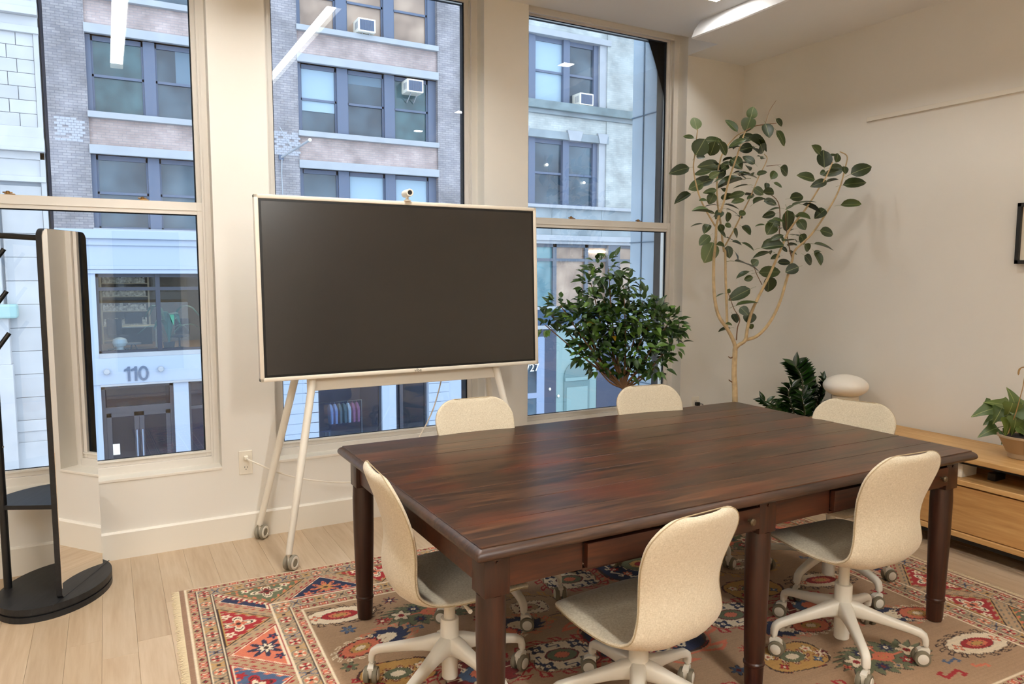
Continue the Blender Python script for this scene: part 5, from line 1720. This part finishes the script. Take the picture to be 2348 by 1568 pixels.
# furniture seen in the lit office
M_DSK = mat('desk top', srgb(190, 176, 150), .6); M_OFB = mat('office dark fabric', srgb(36, 40, 50), .8)
dk = thing('office_desk', 'light topped desk in the lit office across the street', 'desk', (.75, GY + 2.6, -.98))
MB().box((-.7, -.35, .70), (.7, .35, .74), .005).build('desk_top', M_DSK, dk)
for sx, sy in ((-.62, -.28), (.62, -.28), (-.62, .28), (.62, .28)): MB().box((sx - .03, sy - .03, 0), (sx + .03, sy + .03, .70)).build('leg', M_DSK, dk)
MB().box((-.5, .3, .1), (.5, .32, .68)).build('modesty_panel', M_OFB, dk)
t = tag(MB().box((-.25, -.02, .06), (.25, .02, .40), .01).build('monitor', M_OFB, None, False, (.72, GY + 2.7, -.24)), 'dark computer monitor on the desk in the office across the street', 'monitor')
def office_chair(x, y, lab, rz):
    c = thing('office_chair', lab, 'chair', (x, y, -.98), rz, 'office chairs across the street')
    MB().box((-.24, -.24, .42), (.24, .24, .50), .03).build('seat', M_OFB, c, True)
    MB().box((-.23, .2, .50), (.23, .27, 1.0), .03).build('backrest', M_OFB, c, True)
    MB().tube([(0, 0, .08), (0, 0, .42)], .03, 8).build('column', M_OFB, c, True)
    for k in range(5):
        a = k * 2 * PI / 5; MB().tube([(0, 0, .1), (.3 * math.cos(a), .3 * math.sin(a), .05)], .025, 6).build('leg', M_OFB, c, True)
office_chair(.25, GY + 1.9, 'dark office chair before the desk in the office across the street', .4)
office_chair(1.95, GY + 1.4, 'dark office chair behind the green plant in the office across the street', -.5)
sl_ = thing('paper_lamp', 'white rounded floor lamp in the lit office window across the street', 'lamp', (.28, GY + .9, -.98))
MB().lathe([(0, 0), (.12, 0), (.13, .03), (.10, .20), (.10, .24), (0, .24)], (0, 0, 0), 16).build('base', M_PLATE, sl_, True)
MB().lathe([(.0, .22), (.16, .25), (.21, .35), (.18, .46), (.08, .51), (0, .52)], (0, 0, 0), 20).build('shade', M_PLATE, sl_, True)
stl = thing('low_stool', 'small low round table beside the white lamp in the office across the street', 'table', (.62, GY + .95, -.98))
MB().lathe([(0, .30), (.24, .30), (.24, .33), (0, .33)], (0, 0, 0), 20).build('top', M_IN_W, stl)
for k in range(3): MB().tube([(.05 * math.cos(k * 2.1), .05 * math.sin(k * 2.1), .3), (.18 * math.cos(k * 2.1), .18 * math.sin(k * 2.1), 0)], .015, 6).build('leg', M_OFB, stl)
op = thing('palm_plant', 'arching green palm in the lit office window across the street', 'plant', (1.62, GY + .95, -.98))
MB().lathe([(0, 0), (.13, 0), (.17, .32), (.15, .32), (0, .28)], (0, 0, 0), 20).build('pot', M_OFB, op, True)
M_PALM = mat('palm leaf', srgb(70, 128, 104), .5)
for k in range(11):
    a = k * 2.39; r = .40 + .16 * (k % 3); h = .55 + .2 * ((k * 7) % 4)
    cm = catmull([(0, 0, .28), (r * .4 * math.cos(a), r * .4 * math.sin(a), .28 + h * .85), (r * math.cos(a), r * math.sin(a), .28 + h), (r * 1.5 * math.cos(a), r * 1.5 * math.sin(a), .2 + h * .75)], 9)
    q = MB(); sdv = Vector((-math.sin(a), math.cos(a), 0))
    ws = [.01, .02, .05, .075, .085, .08, .06, .035, .008]
    q.loft([[Vector(tuple(c)) + sdv * w_, Vector(tuple(c)) + Vector((0, 0, .012)), Vector(tuple(c)) - sdv * w_, Vector(tuple(c)) - Vector((0, 0, .004))] for c, w_ in zip(cm, ws)])
    q.build('leaf', M_PALM, op, True)
bs = thing('bookshelf', 'pale bookshelf at the back of the lit office across the street', 'shelf', (.55, GY + 4.75, -.98))
q = MB(); q.box((-.75, -.15, 0), (-.7, .15, 2.35)); q.box((.7, -.15, 0), (.75, .15, 2.35))
for z in (0.1, .6, 1.1, 1.6, 2.05, 2.33): q.box((-.7, -.15, z), (.7, .15, z + .03))
q.build('shelf_frame', M_DSK, bs)
q = MB(); rb = random.Random(3)
for z in (.63, 1.13, 1.63, 2.08):
    x = -.68
    while x < .62:
        w_ = rb.uniform(.025, .06); q.box((x, -.12, z), (x + w_ - .004, .10, z + rb.uniform(.16, .26))); x += w_
bk = q.build('books', mat('book spines', srgb(196, 190, 176), .7, noise=.5, nscale=14), bs); bk['kind'] = 'stuff'
# clothes on a rail in the shop
rl = thing('clothes_rail', 'clothes rail in the dim shop window across the street', 'clothes rail', (6.95, GY + 1.0, GZ + .05))
MB().tube([(-.95, 0, 0), (-.95, 0, 1.72), (.75, 0, 1.72), (.75, 0, 0)], .018, 8).build('rail', M_SLT, rl, True)
cols = [(150, 170, 214), (150, 170, 214), (120, 130, 132), (120, 130, 132), (206, 216, 226), (190, 112, 150), (190, 112, 150)]
names = ['pale blue shirt hanging first on the rail', 'pale blue shirt hanging second on the rail', 'grey shirt hanging third on the rail', 'grey shirt hanging fourth on the rail', 'white shirt hanging fifth on the rail', 'pink shirt hanging sixth on the rail', 'pink shirt hanging last on the rail']
for i, (c, nm) in enumerate(zip(cols, names)):
    x = -.36 + i * .155
    q = MB()
    q.loft([[(x - .03, -.17, .98), (x + .03, -.17, .98), (x + .035, .17, .98), (x - .035, .17, .98)], [(x - .045, -.2, 1.25), (x + .045, -.2, 1.25), (x + .045, .2, 1.25), (x - .045, .2, 1.25)], [(x - .05, -.2, 1.5), (x + .05, -.2, 1.5), (x + .05, .2, 1.5), (x - .05, .2, 1.5)], [(x - .03, -.06, 1.64), (x + .03, -.06, 1.64), (x + .03, .06, 1.64), (x - .03, .06, 1.64)]])
    q.loft([[(x - .04, -.20, 1.5), (x + .04, -.20, 1.5), (x + .04, -.26, 1.42), (x - .04, -.26, 1.42)], [(x - .03, -.2, 1.0), (x + .03, -.2, 1.0), (x + .03, -.25, 1.0), (x - .03, -.25, 1.0)]])
    q.tube([(x, 0, 1.63), (x, 0, 1.71)], .006, 5)
    o = q.build('shirt', mat('shirt %d' % i, srgb(*c), .9), None, True, rl.location); tag(o, nm + ' in the shop across the street', 'shirt', 'shirts on the shop rail')
st2 = thing('display_table', 'low table with folded clothes in the shop window across the street', 'table', (6.15, GY + .9, GZ + .05))
MB().box((-.35, -.3, .78), (.35, .3, .83)).build('table_top', M_IN_D, st2)
for sx, sy in ((-.3, -.25), (.3, -.25), (-.3, .25), (.3, .25)): MB().box((sx - .03, sy - .03, 0), (sx + .03, sy + .03, .78)).build('leg', M_WF, st2)
# white painted brick patches
q = MB()
for (cx_, cz_, nx, nz_) in ((-.72, 5.40, 5, 9), (5.1, 5.5, 6, 10)):
    for j in range(nz_):
        for i in range(nx):
            if rb.random() < .12: continue
            x = cx_ + (i - nx / 2) * .135 + (.065 if j % 2 else 0); z = cz_ + (j - nz_ / 2) * .072
            if x < X0_ or (5.5 < x): continue
            q.box(B(x, GY - .006, z), B(x + .125, GY + .01, z + .062))
pp_ = q.build('painted_bricks', mat('whitewashed brick', srgb(164, 164, 170), .9), bm_); pp_['kind'] = 'stuff'
# flagpole bracket
fp = thing('flagpole', 'empty white flagpole with a ball end, slanting from the brick pier across the street', 'flagpole', (4.95, GY, 5.05))
def fb(x, y, z): return (x - 4.95, y - GY, z - 5.05)
MB().tube([fb(4.95, GY - .02, 5.05), fb(5.53, GY - 1.3, 5.43)], .035, 10).build('pole', M_SLT, fp, True)
MB().lathe([(.055 * math.cos(a) + 1e-4, .055 * math.sin(a)) for a in np.linspace(-PI / 2, PI / 2, 9)], fb(5.54, GY - 1.32, 5.44), 14).build('ball', M_PLATE, fp, True)
MB().tube([fb(4.93, GY - .03, 5.98), fb(5.2, GY - .5, 5.25)], .014, 6).build('stay', M_SLT, fp, True)
MB().tube([Vector(tuple(c)) for c in catmull([fb(4.97, GY - .05, 5.0), fb(4.95, GY - .06, 4.5), fb(4.96, GY - .06, 3.9), fb(4.92, GY - .06, 2.8)], 12)], .018, 6).build('rope', M_SLT, fp, True)
MB().box(fb(4.88, GY - .06, 4.97), fb(5.02, GY, 5.13), .01).build('bracket', M_WF, fp)
# window air conditioners
def ac(x, z, label, wd_=.58, h=.42, y=GY + .26):
    t = thing('air_conditioner', label, 'air conditioner', (x, y, z), 0, 'window air conditioners across the street')
    q = MB(); q.box((-wd_ / 2, -.50, 0), (wd_ / 2, .1, h), .02); q.build('case', M_PLATE, t)
    q = MB()
    for k in range(12):
        xx = -wd_ / 2 + .06 + (wd_ - .12) * k / 12; q.box((xx, -.515, .05), (xx + (wd_ - .12) / 24, -.503, h - .06))
    q.box((-wd_ / 2 + .05, -.504, .04), (wd_ / 2 - .05, -.5005, h - .05)); q.build('grille', M_WF, t)
    q = MB()
    for k in range(5): q.box((-wd_ / 2 - .004, -.42 + k * .06, .1), (-wd_ / 2 + .002, -.40 + k * .06, h - .1))
    q.build('side_vent', M_WF, t)
    q = MB(); q.tube([(-.12, -.4, 0), (-.12, 0, -.25)], .015, 6); q.tube([(.12, -.4, 0), (.12, 0, -.25)], .015, 6); q.build('bracket', M_SLT, t)
ac(7.72, 9.20, 'white window air conditioner on the sill of the topmost brick building window in view')
ac(9.36, 7.50, 'white window air conditioner high in the right-hand light of the brick building window')

# ---- limestone building on the left
lb = thing('limestone_building', 'pale limestone building across the street at the left edge of view', 'building', (-6, GY, GZ))
def Lb(x, y, z): return (x + 6, y - GY, z - GZ)
LXR = -1.31
q = MB(); q.box(Lb(-14, GY + .06, GZ), Lb(LXR, GY + 1, 16)); q.build('wall', M_JNT, lb)
MB().box(Lb(LXR, GY + .5, GZ), Lb(X0_, GY + .9, 16)).build('recess', M_WF, lb)
MB().tube([Lb(-1.25, GY + .4, GZ), Lb(-1.25, GY + .4, 16)], .05, 8).build('downpipe', M_WF, lb)
def block(x0, x1, z0, z1, yf=GY - .0): MB().box(Lb(x0 + .006, yf, z0 + .005), Lb(x1 - .006, GY + .1, z1 - .005), .008, 1).build('stone_block', M_WSTN, lb)
MB().box(Lb(LXR - .12, GY - .04, GZ), Lb(LXR, GY + .1, 16), .006).build('corner_strip', M_WSTN, lb)
z = 5.36; j = 0
while z < 7.85:
    x1 = LXR - .12
    ln = .62 if j % 2 else .40
    while x1 > -5.2:
        block(x1 - ln, x1, z, min(z + .352, 7.8)); x1 -= ln; ln = .68
    z += .352; j += 1
z = -2.6; j = 0
while z < 3.7:
    x1 = LXR - .12
    ln = .95 if z < 3.2 else .45
    while x1 > -5.2:
        if not (-3.6 < x1 - ln / 2 < -2.3 and z < 3.4): block(x1 - ln, x1, z, z + .64)
        x1 -= ln; ln = .9
    z += .64; j += 1
q = MB()
for z0, z1, p in ((8.42, 8.6, .16), (8.24, 8.42, .26), (7.98, 8.24, .05), (7.80, 7.98, .10), (8.6, 9.4, .0), (5.06, 5.36, .06), (4.78, 5.06, .14), (4.70, 4.78, .22), (4.5, 4.7, .04), (4.05, 4.5, .0), (3.90, 4.05, .08)):
    q.box(Lb(-14, GY - p, z0), Lb(LXR + (.0 if p < .1 else .01), GY + .1, z1), .01)
q.build('cornice', M_WSTN, lb)
q = MB()
q.box(Lb(-3.4, GY - .35, GZ), Lb(-2.30, GY + .1, -1.0), .01); q.box(Lb(-3.4, GY - .28, -1.0), Lb(-2.34, GY + .1, .25), .01); q.box(Lb(-3.4, GY - .2, .55), Lb(-2.44, GY + .1, 3.4), .01)
q.build('pilaster', M_WSTN, lb)
MB().box(Lb(-3.4, GY - .45, .25), Lb(-2.12, GY + .1, .62), .05).build('capital', mat('green weathered stone', srgb(150, 176, 172), .9), lb)
q = MB()
for z0, z1, p in ((-2.9, -2.6, .08), (-3.2, -2.9, .04), (GZ, -3.2, .12)): q.box(Lb(-5.2, GY - p, z0), Lb(LXR, GY + .1, z1), .01)
q.build('plinth', M_WSTN, lb)

# ---- grey stone building on the right
rb_ = thing('stone_building', 'pale grey stone building across the street in the right window, with teal shop doors', 'building', (15, GY, GZ))
def R_(x, y, z): return (x - 15, y - GY, z - GZ)
def rbox(q, x0, x1, y0, y1, z0, z1, b=0.0): q.box(R_(x0, y0, z0), R_(x1, y1, z1), b); return q
M_RBR = brickmat('pale buff brick', srgb(172, 174, 170), srgb(160, 163, 160), srgb(152, 157, 156), .24, .08)
M_GST = mat('weathered grey stone', srgb(136, 144, 148), .9, noise=.22, nscale=1.2)
M_GRN = mat('green grey ledge', srgb(112, 124, 126), .9, noise=.25, nscale=2)
WX0, WX1 = 11.9, 17.08
q = MB()
rbox(q, 11.19, WX0, GY, GY + 1, 2.9, 16); rbox(q, 17.4, 24, GY, GY + 1, 2.9, 16)
rbox(q, WX0, 17.4, GY + .03, GY + 1, 6.75, 7.5); rbox(q, WX0, 17.4, GY + .03, GY + 1, 10.42, 16)
q.build('wall', M_RBR, rb_)
q = MB(); rbox(q, 17.08, 17.4, GY + .05, GY + 1, 3.9, 6.5); rbox(q, 17.08, 17.4, GY + .05, GY + 1, 7.7, 10.2); rbox(q, 11.5, WX0, GY + .02, GY + 1, 7.7, 10.2); q.build('window_surround', M_SLT, rb_)
rbox(MB(), WX0 - .3, 17.55, GY - .06, GY + .4, 10.2, 10.42, .01).build('lintel', M_SLT, rb_)
rbox(MB(), 11.19, 24, GY - .30, GY + .4, 7.50, 7.80, .02).build('ledge', M_GRN, rb_)
q = MB(); rbox(q, 11.19, 24, GY - .12, GY + .4, 7.36, 7.50); 

q.build('bracket_course', M_GST, rb_)
rbox(MB(), WX0 - .3, 17.5, GY - .03, GY + .4, 6.5, 6.78, .01).build('lintel', M_GST, rb_)
for x0, x1 in ((15.55, 16.25), (16.95, 17.45), (13.3, 13.9)):
    q = MB(); q.loft([[R_(x0, y, 6.86), R_(x1, y, 6.86), R_(x1 - .1, y, 6.49), R_(x0 + .1, y, 6.49)] for y in (GY - .07, GY + .2)]); q.build('keystone', M_SLT, rb_)
rbox(MB(), 11.19, 24, GY - .16, GY + .4, 3.92, 4.04, .01).build('windowsill', M_SLT, rb_)
rbox(MB(), 11.19, 24, GY - .02, GY + .4, 2.9, 3.92).build('frieze', M_GST, rb_)
for x0, x1 in ((14.9, 14.94), (17.2, 17.26)): rbox(MB(), x0, x1, GY - .04, GY + .1, 2.9, 3.92).build('strip', M_GST, rb_)
q = MB(); rbox(q, 11.19, 24, GY - .18, GY + .4, 2.70, 2.9, .01); rbox(q, 11.19, 24, GY - .10, GY + .4, 2.58, 2.70, .01); q.build('shop_cornice', M_SLT, rb_)
for (z0, z1, lit) in ((4.04, 6.50, 0), (7.80, 10.20, 1)):
    for x0, x1 in ((12.05, 12.55), (12.75, 13.95), (14.23, 15.48), (15.74, 16.87)):
        y0 = GY + .22
        q = MB(); zm = (z0 + z1) / 2 - .03
        rbox(q, x0 - .28, x0, y0 - .10, y0 + .2, z0, z1); 
        if x1 > 16.5: rbox(q, x1, x1 + .22, y0 - .06, y0 + .2, z0, z1)
        rbox(q, x0, x1, y0, y0 + .1, z1 - .16, z1); rbox(q, x0, x1, y0, y0 + .1, z0, z0 + .07); rbox(q, x0, x1, y0, y0 + .1, zm - .04, zm + .04)
        wn = q.build('window', M_WF, rb_)
        pm = M_BLIND if (lit and x0 < 15) else M_PANE
        rbox(MB(), x0, x1, y0 + .05, y0 + .07, zm, z1 - .14).build('pane', pm, wn); rbox(MB(), x0, x1, y0 + .07, y0 + .09, z0 + .05, zm).build('pane', pm, wn)
for x, z in ((14.80, 5.55), (16.50, 4.98)):
    t = thing('globe_light', 'small lit round lamp in the lower stone building window, %s' % ('left of the two' if x < 15 else 'right of the two'), 'lamp', (x, GY + .2, z))
    MB().lathe([(.05 * math.cos(a) + 1e-4, .05 * math.sin(a)) for a in np.linspace(-PI / 2, PI / 2, 9)], (0, 0, 0), 14).build('globe', M_BULB, t, True)
    MB().tube([(0, 0, .045), (0, 0, .35)], .006, 5).build('flex', M_WF, t)
ac(16.28, 7.82, 'white window air conditioner on the green ledge of the stone building', .62, .44, GY + .25)
M_TEALG = pane_mat('teal shop glass', srgb(62, 100, 110), srgb(112, 148, 152), 1.2)
# shopfront
M_SHP = mat('shop grey paint', srgb(92, 98, 108), .7); M_SHB = mat('shop blue fascia', srgb(50, 74, 100), .6); M_TEAL = mat('teal door paint', srgb(128, 152, 150), .6); M_TEALD = mat('dark teal panel', srgb(100, 124, 124), .6); M_NAVY = mat('navy shop paint', srgb(62, 68, 86), .6)
q = MB()
rbox(q, 17.53, 18.1, GY - .06, GY + .4, .2, 2.58)
for x in (15.09, 16.56, 13.6, 12.1, 19.6): rbox(q, x - .08, x + .08, GY + .05, GY + .3, .2, 2.58)
rbox(q, 11.19, 24, GY + .06, GY + .25, 1.92, 2.03); rbox(q, 11.19, 24, GY + .05, GY + .3, 2.46, 2.58); rbox(q, 11.19, 11.5, GY, GY + .4, GZ, 2.58)
q.build('shop_frame', M_SHP, rb_)
for x0, x1 in ((11.5, 12.02), (12.18, 13.52), (13.68, 15.01), (15.17, 16.48), (16.64, 17.53), (18.1, 19.52)):
    pm = M_TEALG if x1 < 16 else M_PANEW
    rbox(MB(), x0, x1, GY + .15, GY + .18, 2.03, 2.46).build('pane', M_TEALG if x1 < 16 else M_PANEW, rb_)
    rbox(MB(), x0, x1, GY + .15, GY + .18, .2, 1.92).build('pane', pm, rb_)
rbox(MB(), 16.65, 17.5, GY + .12, GY + .14, 2.3, 2.34).build('strip_light', M_GLOW, rb_)
rbox(MB(), 11.19, 24, GY - .10, GY + .4, .08, .2, .01).build('shop_sill', M_SLT, rb_)
rbox(MB(), 11.19, 24, GY - .02, GY + .4, -.52, .08).build('fascia', M_SHB, rb_)
rbox(MB(), 11.19, 24, GY - .14, GY + .4, -.66, -.52, .01).build('fascia_trim', M_SLT, rb_)
q = MB(); rbox(q, 14.62, 15.16, GY, GY + .3, GZ, -.66); rbox(q, 11.19, 14.62, GY, GY + .3, -1.2, -.66); q.build('door_case', M_NAVY, rb_)
q = MB(); rbox(q, 14.28, 14.62, GY - .01, GY + .08, GZ, -.95); rbox(q, 13.2, 13.4, GY - .01, GY + .08, GZ, -.95); rbox(q, 13.4, 14.28, GY - .01, GY + .08, -1.2, -.95); rbox(q, 13.4, 14.28, GY - .01, GY + .08, -3.3, -3.1); rbox(q, 13.4, 14.28, GY, GY + .06, GZ, GZ + .4)
sd = q.build('shop_door', mat('slate door frame', srgb(134, 148, 172), .6), rb_)
rbox(MB(), 13.4, 14.45, GY + .03, GY + .05, -3.1, -1.2).build('pane', M_PANE, sd); rbox(MB(), 13.4, 14.28, GY + .03, GY + .05, GZ + .4, -3.3).build('pane', M_PANE, sd)
me = text_mesh('W27', .42, .006); lo = link('lettering', me, M_PLATE, rb_, R_(13.95, GY - .02, -2.13)); lo['label'] = 'white lettering reading W27 on the shop door glass'
q = MB(); rbox(q, 15.17, 17.08, GY + .02, GY + .3, GZ, -.66)
q.build('door_surround', M_TEAL, rb_)
pts = [(15.52, GZ), (16.72, GZ), (16.72, -2.6)] + [(16.12 + .6 * math.cos(a), -2.6 + .62 * math.sin(a)) for a in np.linspace(.2, PI - .2, 12)] + [(15.52, -2.6)]
q = MB(); q.loft([[R_(x, y, z) for x, z in pts] for y in (GY - .03, GY + .05)]); ad = q.build('arched_door', M_TEALD, rb_)
q = MB(); rbox(q, 15.62, 16.62, GY - .05, GY - .02, GZ + .2, -3.0, .01); q.build('door_leaf', M_TEAL, ad)
q = MB(); rbox(q, 15.55, 16.7, GY - .06, GY - .02, -2.75, -2.62, .01); q.build('transom', M_TEAL, ad)
rbox(MB(), 17.08, 18.4, GY, GY + .3, GZ, -.66).build('dark_panel', M_NAVY, rb_)
q = MB(); rbox(q, 18.4, 24, GY, GY + .3, GZ, -.66); q.build('stone_base', M_GST, rb_)
for (x, z) in ((14.86, -3.0), (14.9, -4.05), (15.25, -3.3)):
    MB().lathe([(.05 * math.cos(a) + 1e-4, .06 * math.sin(a)) for a in np.linspace(-PI / 2, PI / 2, 7)], R_(x, GY - .03, z), 10).build('door_knob', M_PLATE, rb_, True)
